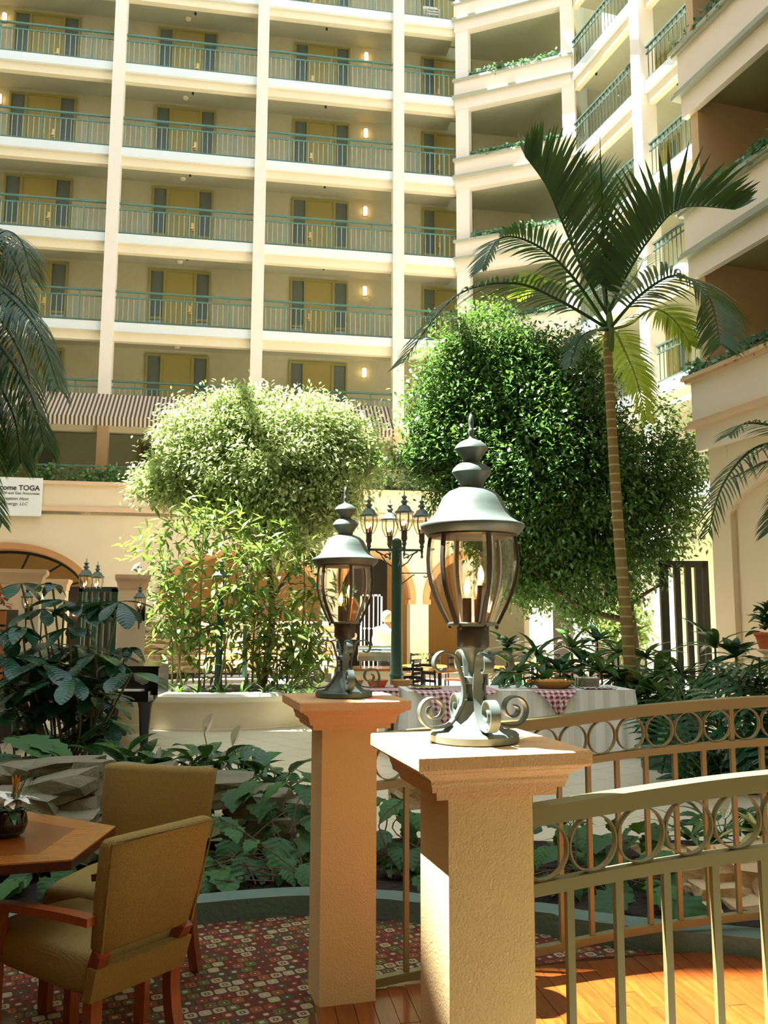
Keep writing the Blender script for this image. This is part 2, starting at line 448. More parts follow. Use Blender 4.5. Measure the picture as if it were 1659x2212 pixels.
def _tile():
    T = NT('floor_tile_beige'); v = T.mapping(T.coord(), (1, 1, 1), (0, 0, .7))
    b = T.n('ShaderNodeTexBrick', {'Vector': v, 'Scale': 2.6, 'Mortar Size': .008, 'Color1': lin('#d8cfb8'), 'Color2': lin('#d2c8b0'), 'Mortar': lin('#b3a88f')}, offset=0.0)
    b.inputs['Brick Width'].default_value = 1.0; b.inputs['Row Height'].default_value = 1.0
    return T.done(T.pbr(b.outputs[0], .35))
M['tile'] = _tile()
M['tile_piece'] = mat_plain('floor_tile_piece_beige', '#d6ccb4', .35, var=.04, nscale=3)
def _diffuser():
    T = NT('roof_fill_diffuser')
    a = T.n('ShaderNodeBsdfTranslucent', {'Color': (.132, .165, .198, 1)}); b = T.n('ShaderNodeBsdfDiffuse', {'Color': (.5, .5, .5, 1)})  # unseen panels that scatter the sun as soft fill
    return T.done(T.n('ShaderNodeMixShader', {0: .35, 1: a.outputs[0], 2: b.outputs[0]}))
M['fill_diffuser'] = _diffuser()
# ================================================================ SETTING
def struct(o, label, cat='building part'):
    return tag(o, label, cat, None, 'structure')
RF = Frame((0, 26.24), (math.cos(.1658), math.sin(.1658)))     # rear facade
T_COL = [-12.84, -8.42, -3.996, 0.428]
T_END = 2.394
REC = 1.35
LEV = [21.62, 18.82, 16.02, 13.22, 10.42, 7.62]                # walkway levels, top one first
LEVN = ['sixth', 'fifth', 'fourth', 'third', 'second', 'first']
BAYN = ['left of first column', 'right of first column', 'right of second column', 'beside the pale corner']
BAYS = [(-12.66, -8.60), (-8.24, -4.18), (-3.81, .246), (.61, T_END)]

# floor
f = MB().prism([(-15, -6), (14, -6), (14, 32), (-15, 32)], -.2, 0).build('floor', M['tile'])
struct(f, 'beige tiled ground floor of the hotel atrium', 'floor')
# square tiles of the visible patio floor, set a little proud with open joints
tm_ = MB().box(-.191, .191, -.191, .191, 0, .006).mesh('tile', M['tile_piece'])
R7 = Matrix.Rotation(.7, 4, 'Z'); nt_ = 0
for i in range(-30, 31):
    for j in range(-30, 31):
        p = R7 @ Vector((i * .388, j * .388, 0)) + Vector((0, 9.2, 0))
        if not (6.35 < p.y < 12.2): continue
        if not (-.30 * p.y - .2 < p.x < .36 * p.y): continue
        if -2.9 < p.x < .27 and p.y > 12.0: continue
        if .3 < p.x < 2.9 and 9.95 < p.y: continue
        if nt_ >= 300: continue
        nt_ += 1
        inst(tm_, Matrix.Translation((p.x, p.y, 0)) @ R7, 'tile', f)
# back wall of the walkways, terrace and arcade
w = MB().fbox(RF, -17, T_END + 3, -REC - .3, -REC, 4.8, 27).build('wall_rear', M['corridor'])
struct(w, 'textured ochre wall behind the rear walkways with the guest room doors', 'wall')
w = MB().fbox(RF, -17, 10, -3.2, -3.0, 0, 4.8).build('wall_rear.001', M['ochre'])
struct(w, 'ochre wall at the back of the ground floor arcade', 'wall')
# walkway slabs
for n, z in enumerate(LEV):
    s = MB().fbox(RF, -17, T_END, -REC, -.14, z - .36, z).build('floor_slab', M['ceil'])
    struct(s, 'walkway slab of the %s floor above the striped awning on the rear facade' % LEVN[n], 'floor')
    MB().fbox(RF, -17, T_END, -.14, 0, z - .27, z).build('fascia', M['fascia'], s)
    MB().fbox(RF, -17, T_END, -.30, -.10, z - .55, z - .27).build('beam', M['beam'], s)
s = MB().fbox(RF, -17, T_END + 3, -REC, 1.0, 4.45, 4.82).build('floor_slab', M['ceil'])
struct(s, 'terrace slab behind the planted parapet over the arcade', 'floor')
s = MB().fbox(RF, -17, T_END, -REC, -.14, 24.06, 24.42).build('floor_slab', M['ceil']); struct(s, 'topmost walkway slab above the frame of the rear facade', 'floor')
# tall columns
for i, t in enumerate(T_COL):
    c = MB().fbox(RF, t - .18, t + .18, -.25, .10, 7.5, 25).build('column', M['column'])
    struct(c, ['cream column outside the left edge of the rear facade', 'first tall cream column from the left on the rear facade', 'second tall cream column from the left on the rear facade', 'third tall cream column from the left, beside the curved corner'][i], 'column')
    c = MB().fbox(RF, t - .16, t + .16, -.25, .02, 4.8, 7.5).build('column', M['ledge'])  # lower column given a warmer, darker colour for the awning shade
    struct(c, ['shaded pier under the awning at the far left end', 'shaded pier under the awning below the first tall column', 'shaded pier under the awning below the second tall column', 'shaded pier under the awning below the third tall column'][i], 'column')

# doors with sidelights
def door_unit(F, t0, t1, z0, ztop, o, label, lock_side=1):
    d = MB()
    wd = t1 - t0
    xs = [t0, t0 + .06, t0 + .06 + .2 * wd, t0 + .06 + .2 * wd + .09, t1 - .06 - .2 * wd - .09, t1 - .06 - .2 * wd, t1 - .06, t1]
    for a, b in ((0, 1), (2, 3), (4, 5), (6, 7)): d.fbox(F, xs[a], xs[b], o, o + .07, z0, ztop)
    d.fbox(F, t0, t1, o, o + .075, ztop - .07, ztop)
    for a, b in ((1, 2), (5, 6)):
        d.fbox(F, xs[a], xs[b], o, o + .06, z0, z0 + .12); d.fbox(F, xs[a], xs[b], o, o + .06, z0 + .62, z0 + .70)
    g['door_n'] += 1
    r = d.build('door_%d' % g['door_n'], M['doorframe']); struct(r, label, 'door')
    MB().fbox(F, xs[3], xs[4], o, o + .035, z0, ztop - .07).build('door_leaf', M['doorleaf'], r)
    for a, b in ((1, 2), (5, 6)):
        MB().fbox(F, xs[a], xs[b], o + .005, o + .02, z0 + .70, ztop - .07).build('sidelight_pane', M['curtain'], r)
        MB().fbox(F, xs[a], xs[b], o + .005, o + .02, z0 + .12, z0 + .62).build('sidelight_pane', M['pane_reflection'], r)
    q = xs[4] - .14 if lock_side > 0 else xs[3] + .05
    k = MB().fbox(F, q, q + .08, o + .035, o + .06, z0 + .85, z0 + 1.12).build('lock_plate', M['brass'], r)
    MB().fbox(F, q - .03, q + .06, o + .06, o + .10, z0 + .90, z0 + .94).build('door_handle', M['brass'], k)
    return r
g = {'door_n': 0}
DOORT = [(-11.95, -9.90), (-7.42, -5.48), (-2.92, -1.02), (1.5, 3.3)]
for n, z in enumerate(LEV):
    for b, (a0, a1) in enumerate(DOORT):
        if n == 0 and b < 2: pass
        door_unit(RF, a0, a1, z, z + 2.28, -REC, 'ochre guest room door with grey sidelights, %s floor above the awning, %s' % (LEVN[n], BAYN[b]), 1 if b in (0, 1) else -1)
for b, (a0, a1) in enumerate(DOORT[:2]):
    door_unit(RF, a0 - .1, a1 - .1, 4.82, 7.0, -REC, ['shaded ochre door on the planted terrace behind the left palm', 'shaded ochre door on the planted terrace beside the pale tree'][b])

# walkway railings
def railing(F, t0, t1, z, o, label, group, h=1.02, step=.155, name='balcony_railing', mat=None, curls=False):
    mat = mat or M['rail_green']
    r = thing(name, label, 'railing', F.P(t0, o, z), 0, group)
    MB().fbox(F, t0, t1, o - .035, o + .035, z + h - .05, z + h).build('handrail', mat, r)
    MB().fbox(F, t0, t1, o - .018, o + .018, z + h - .24, z + h - .20).build('mid_rail', mat, r)
    MB().fbox(F, t0, t1, o - .015, o + .015, z + .05, z + .08).build('bottom_rail', mat, r)
    m = MB(); n = int((t1 - t0) / step); tt = [t0 + (i + .5) * (t1 - t0) / n for i in range(n)]
    for t in tt: m.fbox(F, t - .009, t + .009, o - .009, o + .009, z + .08, z + h - .22)
    m.build('balusters', M['baluster'] if mat is M['rail_green'] else mat, r, kind='stuff')
    if curls:
        m = MB()
        for t in tt: m.fbox(F, t - .045, t + .03, o - .008, o + .012, z + h - .20, z + h - .05) if int(t * 10) % 2 else m.fbox(F, t - .012, t + .012, o - .012, o + .012, z + h - .20, z + h - .05)
        m.build('scroll_band', mat, r, kind='stuff')
    else:
        k = 3 if t1 - t0 > 3 else 2
        for i in range(k):
            t = t0 + (i + .5) * (t1 - t0) / k
            MB().fbox(F, t - .016, t + .016, o - .016, o + .016, z, z + h - .05).build('post', mat, r)
    return r
for n, z in enumerate(LEV):
    for b, (a0, a1) in enumerate(BAYS):
        railing(RF, a0, a1, z, -.08, 'teal railing, rear facade, %s floor above awning, %s' % (LEVN[n], BAYN[b]), 'walkway railings on the rear facade')

# wall sconces and ceiling fittings of the rear walkways
def sconce(F, t, z, o, label):
    r = thing('wall_sconce', label, 'lamp', F.P(t, o, z), 0, 'lit wall sconces on the rear walkways')
    MB().fbox(F, t - .07, t + .07, o, o + .03, z - .16, z + .16).build('back_plate', M['brass'], r)
    m = MB(); c = F.P(t, o + .06, z)
    m.lathe([(.02, -.15), (.065, -.13), (.07, 0), (.065, .13), (.02, .15)], c, 10).build('lit_shade', M['sconce'], r, 40)
for n, z in enumerate(LEV[1:]):
    sconce(RF, -.46, z + 2.02, -REC, 'glowing wall sconce right of the door on the %s floor above the awning' % LEVN[n + 1])
sconce(RF, 0.05, 6.85, -REC, 'glowing wall sconce under the awning beside the pale tree')
for n in (1, 2): sconce(RF, -12.25, LEV[n] + 1.98, -REC, 'glowing wall sconce at the left edge on the %s floor' % LEVN[n])
for n, z in enumerate(LEV[:-1]):
    for b, t in ((1, -6.2), (2, -1.9)):
        zc = LEV[n] - .36 if n else LEV[0] - .36
        r = MB().lathe([(.0, -.09), (.03, -.085), (.035, -.03), (.02, 0)], RF.P(t, -.62, zc), 8).build('sprinkler_head', M['dark'])
        tag(r, 'small dark sprinkler under the %s floor slab, %s' % (LEVN[n], BAYN[b]), 'sprinkler', 'sprinklers under the walkway slabs')
    r = MB().lathe([(.0, -.06), (.08, -.05), (.10, 0)], RF.P(-6.45, -.95, LEV[n] - .36), 10).build('smoke_detector', M['beam'])
    tag(r, 'cream smoke detector under the %s floor slab between the first two columns' % LEVN[n], 'smoke detector', 'smoke detectors under the walkway slabs')

# striped awning with scalloped valance
aw = MB(); t0, t1 = -17.0, .10
ns = 200
root = thing('striped_awning', 'long beige and brown striped awning with scalloped valance over the terrace', 'awning', RF.P(t0, 0, 7.2))
root.matrix_basis = Matrix.Translation(RF.P(t0, 0, 7.2)) @ Matrix.Rotation(.1658, 4, 'Z')
MB().hexa([RF.P(t0, 1.2, 7.22), RF.P(t1, 1.2, 7.22), RF.P(t1, 1.17, 7.20), RF.P(t0, 1.17, 7.20), RF.P(t0, .13, 8.16), RF.P(t1, .13, 8.16), RF.P(t1, .10, 8.13), RF.P(t0, .10, 8.13)]).build('canopy', M['awning'], root)
v = MB(); n = int((t1 - t0) / .03)
for i in range(n):
    a = t0 + (t1 - t0) * i / n; b = t0 + (t1 - t0) * (i + 1) / n
    da = .03 * abs(math.sin(a * math.pi / .35)); db = .03 * abs(math.sin(b * math.pi / .35))
    v.hexa([RF.P(a, 1.215, 6.99 - da), RF.P(b, 1.215, 6.99 - db), RF.P(b, 1.2, 6.99 - db), RF.P(a, 1.2, 6.99 - da), RF.P(a, 1.215, 7.23), RF.P(b, 1.215, 7.23), RF.P(b, 1.2, 7.23), RF.P(a, 1.2, 7.23)])
v.build('valance', M['awning'], root)

# ground floor arcade wall with arches
OA = 1.0            # its face, in front of the facade
arches = [(-10.62, 2.15, 2.17, 1.30), (-.43, 1.05, 2.15, 1.30), (2.72, 1.55, 2.15, 1.35), (6.35, 1.45, 2.15, 1.35), (-4.2, 2.2, 2.15, 1.3)]
def arch_z(t):
    for c, hw, zs, rise in arches:
        if abs(t - c) < hw: return zs + rise * math.sqrt(max(0, 1 - ((t - c) / hw) ** 2))
    return 0.0
ts = sorted(set([-17, 10] + [round(c + hw * math.sin(k * math.pi / 2 / 14) * sg, 4) for c, hw, _, _ in arches for k in range(15) for sg in (-1, 1)]))
wm = MB()
for a, b in zip(ts[:-1], ts[1:]):
    m_ = (a + b) / 2
    inside = any(abs(m_ - c) < hw for c, hw, _, _ in arches)
    if inside:
        c, hw, zs, rise = [q for q in arches if abs(m_ - q[0]) < q[1]][0]
        za = zs + rise * math.sqrt(max(0, 1 - ((a - c) / hw) ** 2)); zb = zs + rise * math.sqrt(max(0, 1 - ((b - c) / hw) ** 2))
    else: za = zb = 0
    wm.hexa([RF.P(a, OA, za), RF.P(b, OA, zb), RF.P(b, OA - .5, zb), RF.P(a, OA - .5, za), RF.P(a, OA, 4.62), RF.P(b, OA, 4.62), RF.P(b, OA - .5, 4.62), RF.P(a, OA - .5, 4.62)])
w = wm.build('wall_rear.002', M['groundwall']); struct(w, 'sand plaster arcade wall with round arches on the ground floor', 'wall')
for k, (c, hw, zs, rise) in enumerate(arches):
    pts = [RF.P(c - hw * math.cos(u), OA + .0, zs + rise * math.sin(u)) + Vector((0, 0, 0)) for u in np.linspace(0, math.pi, 33)]
    wdt = .17
    outer = [RF.P(c - (hw + wdt / 2) * math.cos(u), OA + .03, zs + (rise + wdt / 2) * math.sin(u)) for u in np.linspace(0, math.pi, 33)]
    MB().strap(outer, RF.n, .10, wdt).build('arch_trim', M['orange_trim'], w)
    sof = [RF.P(c - (hw - .015) * math.cos(u), OA - .25, zs + (rise - .015) * math.sin(u)) for u in np.linspace(0, math.pi, 33)]
    MB().strap(sof, RF.n, .52, .03).build('arch_soffit', M['orange_trim'], w)
    for sg in (-1, 1):
        t = c + sg * hw
        MB().fbox(RF, t - .16 if sg < 0 else t - .06, t + .06 if sg < 0 else t + .16, OA - .52, OA + .06, zs - .12, zs + .02).build('capital', M['orange_trim'], w)
# parapet over the arcade
p = MB().fbox(RF, -17, T_END + 6, OA - .12, OA + .06, 4.6, 5.30).build('parapet', M['groundwall']); struct(p, 'sand plaster parapet of the planted terrace over the arcade', 'wall')
MB().fbox(RF, -17, T_END + 6, OA - .2, OA + .14, 5.28, 5.38).build('coping', M['ledge'], p)
MB().fbox(RF, -17, T_END + 6, OA - .1, OA + .12, 4.54, 4.66).build('moulding', M['ledge'], p)

# sign on the parapet
sg = thing('welcome_sign', 'white welcome board with black lettering hung on the terrace parapet at left', 'sign', RF.P(-10.6, OA + .14, 4.2))
sg.matrix_basis = Matrix.Translation(RF.P(-9.78, OA + .15, 4.90)) @ Matrix.Rotation(.1658, 4, 'Z')
MB().box(-2.3, 0, -.03, 0, -.52, .53).build('board', M['sign'], sg, world=False)
MB().box(-2.3, .012, -.025, .02, -.535, -.52).box(0, .012, -.025, .02, -.535, .545).build('board_edge', M['linen'], sg, world=False)
def text(s, x, z, size, shear=0.0, bold=0.0):
    cu = bpy.data.curves.new('lettering', 'FONT'); cu.body = s; cu.size = size; cu.align_x = 'RIGHT'; cu.shear = shear; cu.extrude = .002; cu.offset = bold
    cu.materials.append(M['ink'])
    tmp = bpy.data.objects.new('lettering', cu); me = bpy.data.meshes.new_from_object(tmp); bpy.data.objects.remove(tmp)
    o = bpy.data.objects.new('lettering', me); COL.objects.link(o); o.parent = sg
    o.matrix_basis = Matrix.Translation((x, -.034, z)) @ Matrix.Rotation(math.pi / 2, 4, 'X'); return o
text('Welcome TOGA', -.05, .18, .195, 0, .004)
text('Texas Oil and Gas Associates', -.05, .06, .105)
text('Our Reception Host', -.33, -.10, .125, .25)
text('Atena Energy, LLC', -.35, -.24, .125, .25)

# pale corner pavilion with planter parapets
c0 = RF.P(T_END, 0, 0)
PV = Frame((c0.x, c0.y), (.932, -.363)); PVL = 3.75
e0 = PV.P(PVL, 0, 0)
WG = Frame((e0.x, e0.y), (.296, -.955))
LEV2 = LEV + [4.82]
LEVN2 = LEVN + ['terrace']
for n, z in enumerate(LEV2):
    p = MB().fbox(PV, -.05, PVL + .05, -.18, .10, z - .02, z + .50).fbox(PV, -.05, PVL + .02, -.20, .06, z - .48, z - .08).build('parapet', M['cream_wing'])
    struct(p, 'pale planter parapet of the corner pavilion on the %s floor above the awning' % LEVN2[n], 'wall')
    MB().fbox(PV, -.1, PVL + .1, -.22, .17, z + .49, z + .57).build('coping', M['ledge'] if n > 5 else M['grey_trim'], p)
    MB().fbox(PV, -.1, PVL + .1, -.12, .19, z - .10, z - .02).build('moulding', M['grey_trim'], p)
    s = MB().prism([tuple(PV.P(0, -.2, 0))[:2], tuple(PV.P(PVL, -.2, 0))[:2], tuple(PV.P(PVL, -4.2, 0))[:2], tuple(PV.P(0, -4.2, 0))[:2]], z - .36, z - .02).build('floor_slab', M['ceil'])
    struct(s, 'balcony slab behind the corner parapet on the %s floor' % LEVN2[n], 'floor')
    if n < 6:
        r = thing('balcony_railing', 'low teal handrail over ivy, corner pavilion, %s floor above awning' % LEVN2[n], 'railing', PV.P(0, -.1, z), 0, 'handrails of the corner pavilion')
        MB().fbox(PV, .42, PVL, -.16, -.10, z + .80, z + .86).build('handrail', M['rail_green'], r)
        for k in range(5): MB().fbox(PV, .5 + k * .78, .53 + k * .78, -.145, -.115, z + .5, z + .82).build('post', M['rail_green'], r)
for k, (t0_, t1_, o0) in enumerate(((-.02, .42, -.30), (PVL - .28, PVL + .12, -.30))):
    c = MB().fbox(PV, t0_, t1_, o0, .04, 0, 25).build('column', M['column']); struct(c, ['pale pilaster where the rear facade meets the corner pavilion', 'pale pilaster where the corner pavilion meets the right wing'][k], 'column')
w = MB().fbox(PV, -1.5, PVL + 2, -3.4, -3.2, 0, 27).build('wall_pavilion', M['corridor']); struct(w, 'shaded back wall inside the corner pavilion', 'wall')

# right wing
WGL = 10.5
for n, z in enumerate(LEV2):
    s = MB().fbox(WG, -.1, WGL, -1.8, -.12, z - .36, z).build('floor_slab', M['ceil']); struct(s, 'walkway slab of the right wing on the %s floor above the awning' % LEVN2[n], 'floor')
    MB().fbox(WG, .02, WGL, -.12, 0, z - .30, z).build('fascia', M['fascia'], s)
    MB().fbox(WG, .02, WGL, -.30, -.10, z - .60, z - .30).build('beam', M['beam'], s)
    if n < 6:
        for b, (a0, a1) in enumerate(((.08, 3.43), (3.9, 7.6))):
            railing(WG, a0, a1, z, -.06, 'scroll band railing, right wing, %s floor above awning, %s sunlit column' % (LEVN2[n], ['left of', 'right of'][b]), 'railings of the right wing', 1.02, .17, mat=M['rail_wing'], curls=True)
for k, t in enumerate((3.64, 7.9)):
    c = MB().fbox(WG, t - .21, t + .21, -.36, .12, 0, 26).build('column', M['column']); struct(c, ['tall sunlit column of the right wing', 'column of the right wing behind the near tower'][k], 'column')
w = MB().fbox(WG, -2, WGL + 6, -1.95, -1.8, 0, 27).build('wall_right', M['corridor']); struct(w, 'ochre wall behind the right wing walkways', 'wall')
for n in (1, 2, 3, 5):
    door_unit(WG, 1.2, 2.9, LEV2[n], LEV2[n] + 2.2, -1.8, 'ochre door behind the right wing railing, %s floor above the awning' % LEVN2[n])
for n in range(6):
    for b, t in enumerate((.7, 4.6)):
        r = MB().lathe([(.0, -.09), (.03, -.085), (.035, -.03), (.02, 0)], WG.P(t, -.5, LEV2[n] - .36), 8).build('sprinkler_head', M['dark'])
        tag(r, 'small dark sprinkler under the right wing slab, %s floor, %s the sunlit column' % (LEVN2[n], ['left of', 'right of'][b]), 'sprinkler', 'sprinklers under the right wing')
r = thing('wall_sconce', 'glowing lamp behind the right wing railing above the palm', 'lamp', WG.P(1.75, -1.75, 17.1)); MB().fbox(WG, .95, 1.1, -1.8, -1.75, 17.3, 17.6).build('back_plate', M['brass'], r)
MB().lathe([(.02, -.15), (.08, -.1), (.08, .1), (.02, .15)], WG.P(1.02, -1.7, 17.45), 10).build('lit_shade', M['sconce'], r, 40)

# near tower at the right
TW = Frame((4.9, 13.2), (.296, -.955)); TWL = 7.0
TLEV = [4.82, 7.62, 10.42, 13.22]
TN = ['lowest', 'middle', 'upper', 'topmost']
for n, z in enumerate(TLEV):
    p = MB().fbox(TW, -.12, TWL, -2.6, -.02, z - .14, z + .44).build('parapet', M['cream_wing']) if False else MB().fbox(TW, -.10, TWL, -.24, 0, z - .16, z + .50).build('parapet', M['cream_wing'])
    struct(p, '%s planter parapet of the near tower at right' % TN[n], 'wall')
    mo = M['ledge'] if n == 0 else M['grey_trim']
    MB().fbox(TW, -.17, TWL, -.26, .07, z + .48, z + .53).fbox(TW, -.22, TWL, -.26, .11, z + .53, z + .59).build('coping', mo, p)
    MB().fbox(TW, -.16, TWL, -.2, .05, z - .20, z - .14).fbox(TW, -.20, TWL, -.2, .08, z - .26, z - .20).build('moulding', mo, p)
    MB().fbox(TW, -.08, TWL, -.14, -.03, z - .62, z - .26).build('soffit_beam', M['cream_wing'], p)
    s = MB().fbox(TW, .2, TWL, -3.3, -.14, z - .40, z - .16).build('floor_slab', M['tower_soffit']); struct(s, '%s loggia slab of the near tower' % TN[n], 'floor')
    r = thing('balcony_railing', 'dark teal handrail above the ivy of the %s tower parapet' % TN[n], 'railing', TW.P(0, -.2, z), 0, 'handrails of the near tower')
    hm = M['post_green'] if n == 0 else M['rail_green']
    MB().fbox(TW, .45, TWL, -.36, -.28, z + .86, z + .95).build('handrail', hm, r)
    for k in range(6): MB().fbox(TW, .5 + k * .9, .53 + k * .9, -.335, -.305, z + .1, z + .88).build('post', hm, r)
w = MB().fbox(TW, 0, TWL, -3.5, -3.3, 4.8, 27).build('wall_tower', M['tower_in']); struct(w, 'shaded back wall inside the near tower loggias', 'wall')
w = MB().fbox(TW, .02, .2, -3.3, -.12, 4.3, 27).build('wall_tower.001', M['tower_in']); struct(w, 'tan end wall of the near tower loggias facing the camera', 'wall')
w = MB().fbox(TW, .12, .55, -.75, -.10, 0, 4.3).fbox(TW, .12, TWL, -1.15, -.20, 0, 4.3).build('wall_tower.002', M['groundwall'])
struct(w, 'plain sand plaster ground floor wall of the near tower at right', 'wall')
# arched recess of that wall: a spandrel in front of it
m = MB(); c_, hw = 2.15, 1.62
tsx = [.55 + (TWL - .55) * 0] + [c_ - hw * math.cos(u) for u in np.linspace(0, math.pi, 25)] + [TWL]
for a, b in zip(tsx[:-1], tsx[1:]):
    mid = (a + b) / 2
    za = 3.05 + .62 * math.sqrt(max(0, 1 - ((a - c_) / hw) ** 2)); zb = 3.05 + .62 * math.sqrt(max(0, 1 - ((b - c_) / hw) ** 2))
    if abs(mid - c_) >= hw: za = zb = 0
    if b - a < 1e-4: continue
    m.hexa([TW.P(a, -.10, za), TW.P(b, -.10, zb), TW.P(b, -.21, zb), TW.P(a, -.21, za), TW.P(a, -.10, 4.3), TW.P(b, -.10, 4.3), TW.P(b, -.21, 4.3), TW.P(a, -.21, 4.3)])
s = m.build('wall_tower.003', M['groundwall']); struct(s, 'arched spandrel of the near tower ground floor wall', 'wall')

# dark striped awning hung on the tower end
root = thing('window_awning', 'dark red and black striped awning on the end of the near tower at top right', 'awning', TW.P(0, -1, 11.6))
root.matrix_basis = Matrix.Translation(TW.P(0, -1.0, 11.6)) @ Matrix.Rotation(math.atan2(-.955, .296), 4, 'Z')
a, b, cc = TW.P(-.62, -.75, 12.10), TW.P(-.62, -1.5, 12.10), TW.P(.5, -.75, 12.95)
pp = [TW.P(-.62, -.72, 12.10), TW.P(-.62, -1.7, 12.10), TW.P(.5, -1.7, 13.1), TW.P(.5, -.72, 13.1)]
MB().hexa([q - Vector((0, 0, .03)) for q in pp] + pp).build('canopy', M['awning_red'], root)
MB().add([TW.P(-.60, -.73, 12.08), TW.P(.5, -.73, 11.2), TW.P(.5, -.73, 13.05), TW.P(-.60, -.76, 12.08), TW.P(.5, -.76, 11.2), TW.P(.5, -.76, 13.05)], [(0, 1, 2), (5, 4, 3), (0, 3, 4, 1), (1, 4, 5, 2), (2, 5, 3, 0)]).build('side_flap', M['dark'], root)

# gate of dark slats beside the tower
gt = Frame((at_y(1425, 1300, 14.2).x, 14.2), (1, .02))
root = thing('slatted_gate', 'tall dark green gate of wide upright slats beside the near tower', 'gate', gt.P(0, 0, 0))
W_ = at_y(1530, 1300, 14.2).x - gt.o.x
ztop = at_y(1470, 1212, 14.2).z
MB().fbox(gt, 0, .13, 0, .08, .0, ztop).fbox(gt, W_ - .09, W_, 0, .08, .0, ztop).fbox(gt, 0, W_, 0, .08, ztop - .11, ztop).fbox(gt, 0, W_, 0, .08, .2, .4).build('gate_frame', M['gate'], root)
for k, px in enumerate((1463, 1487, 1509)):
    t = at_y(px, 1300, 14.2).x - gt.o.x
    MB().fbox(gt, t - .045, t + .05, -.02, .06, .3, ztop - .1).build('slat', M['gate'], root)

# white columns and back room of the arcade at right
for k, (px, wpx, z1) in enumerate(((1170, 50, 2.2), (1262, 44, 2.2), (1408, 30, 2.6))):
    a = at_y(px, 1400, 22.0 if k < 2 else 18)
    h = wpx / 2 * mpp(a.y)
    c = MB().lathe([(h * 1.15, 0), (h * 1.15, .12), (h, .16), (h, z1 - .15), (h * 1.2, z1 - .1), (h * 1.2, z1)], (a.x, a.y, 0), 18).build('column', M['column'], None, 30)
    struct(c, ['round cream column between the ochre wall and the dark doorway', 'round cream column right of the dark doorway', 'sunlit cream column beside the slatted gate'][k], 'column')
a = at_y(1215, 1350, 24.5)
g['door_n'] += 1
d = MB().box(a.x - .42, a.x + .42, a.y - .06, a.y, 0, 2.25).build('door_%d' % g['door_n'], M['dark']); struct(d, 'dark doorway between the round cream columns behind the trees', 'door')
# pier with light streaks behind the far lantern
a = at_y(710, 1400, 19.5)
c = MB().box(a.x - .16, a.x + .2, a.y - .16, a.y + .16, 0, 2.3).build('column', M['column']); struct(c, 'slim sunlit cream pier behind the far lantern', 'column')

# iron door behind the white shirted person
a = at_y(800, 1340, 23.0)
root = thing('iron_gate', 'white barred iron gate in the dark archway behind the person', 'gate', (a.x, a.y, 0))
x0 = at_y(778, 1340, 23).x; x1 = at_y(826, 1340, 23).x; zt = at_y(800, 1284, 23).z
MB().box(x0, x1, a.y - .03, a.y, zt - .05, zt).box(x0, x0 + .05, a.y - .03, a.y, 0, zt).box(x1 - .05, x1, a.y - .03, a.y, 0, zt).box(x0, x1, a.y - .03, a.y, .1, .16).build('gate_frame', M['column'], root)
for k in range(4):
    x = x0 + (x1 - x0) * (k + 1) / 5
    b_ = MB().box(x - .014, x + .014, a.y - .03, a.y - .005, .1, zt).build('bar', M['column'], root)
    MB().lathe([(0, -.05), (.045, 0), (0, .05)], (x, a.y - .02, 1.35), 8).build('knot', M['column'], b_, 40)
r = MB().fbox(RF, -1.45, .6, -2.95, -2.9, 0, 4.4).build('shade_sheet_rear', M['dark']); struct(r, 'dark sheet standing for the shaded interior behind the iron gate', 'wall')  # dark colour stands for the unlit inside of the archway

# enclosure outside the frame: left wing, restaurant behind the camera, roof and blockers shaping the light
w = MB().box(-15.2, -15, -6, 34, 0, 27).build('wall_left', M['cream']); struct(w, 'cream left wing wall outside the frame', 'wall')
w = MB().box(-15, 14, -6.2, -6, 0, 27).build('wall_back', M['shell']); struct(w, 'cream restaurant wall behind the camera', 'wall')
w = MB().box(13.8, 14, -6, 9.5, 0, 27).build('wall_right.001', M['cream']); struct(w, 'cream wall outside the frame at right', 'wall')

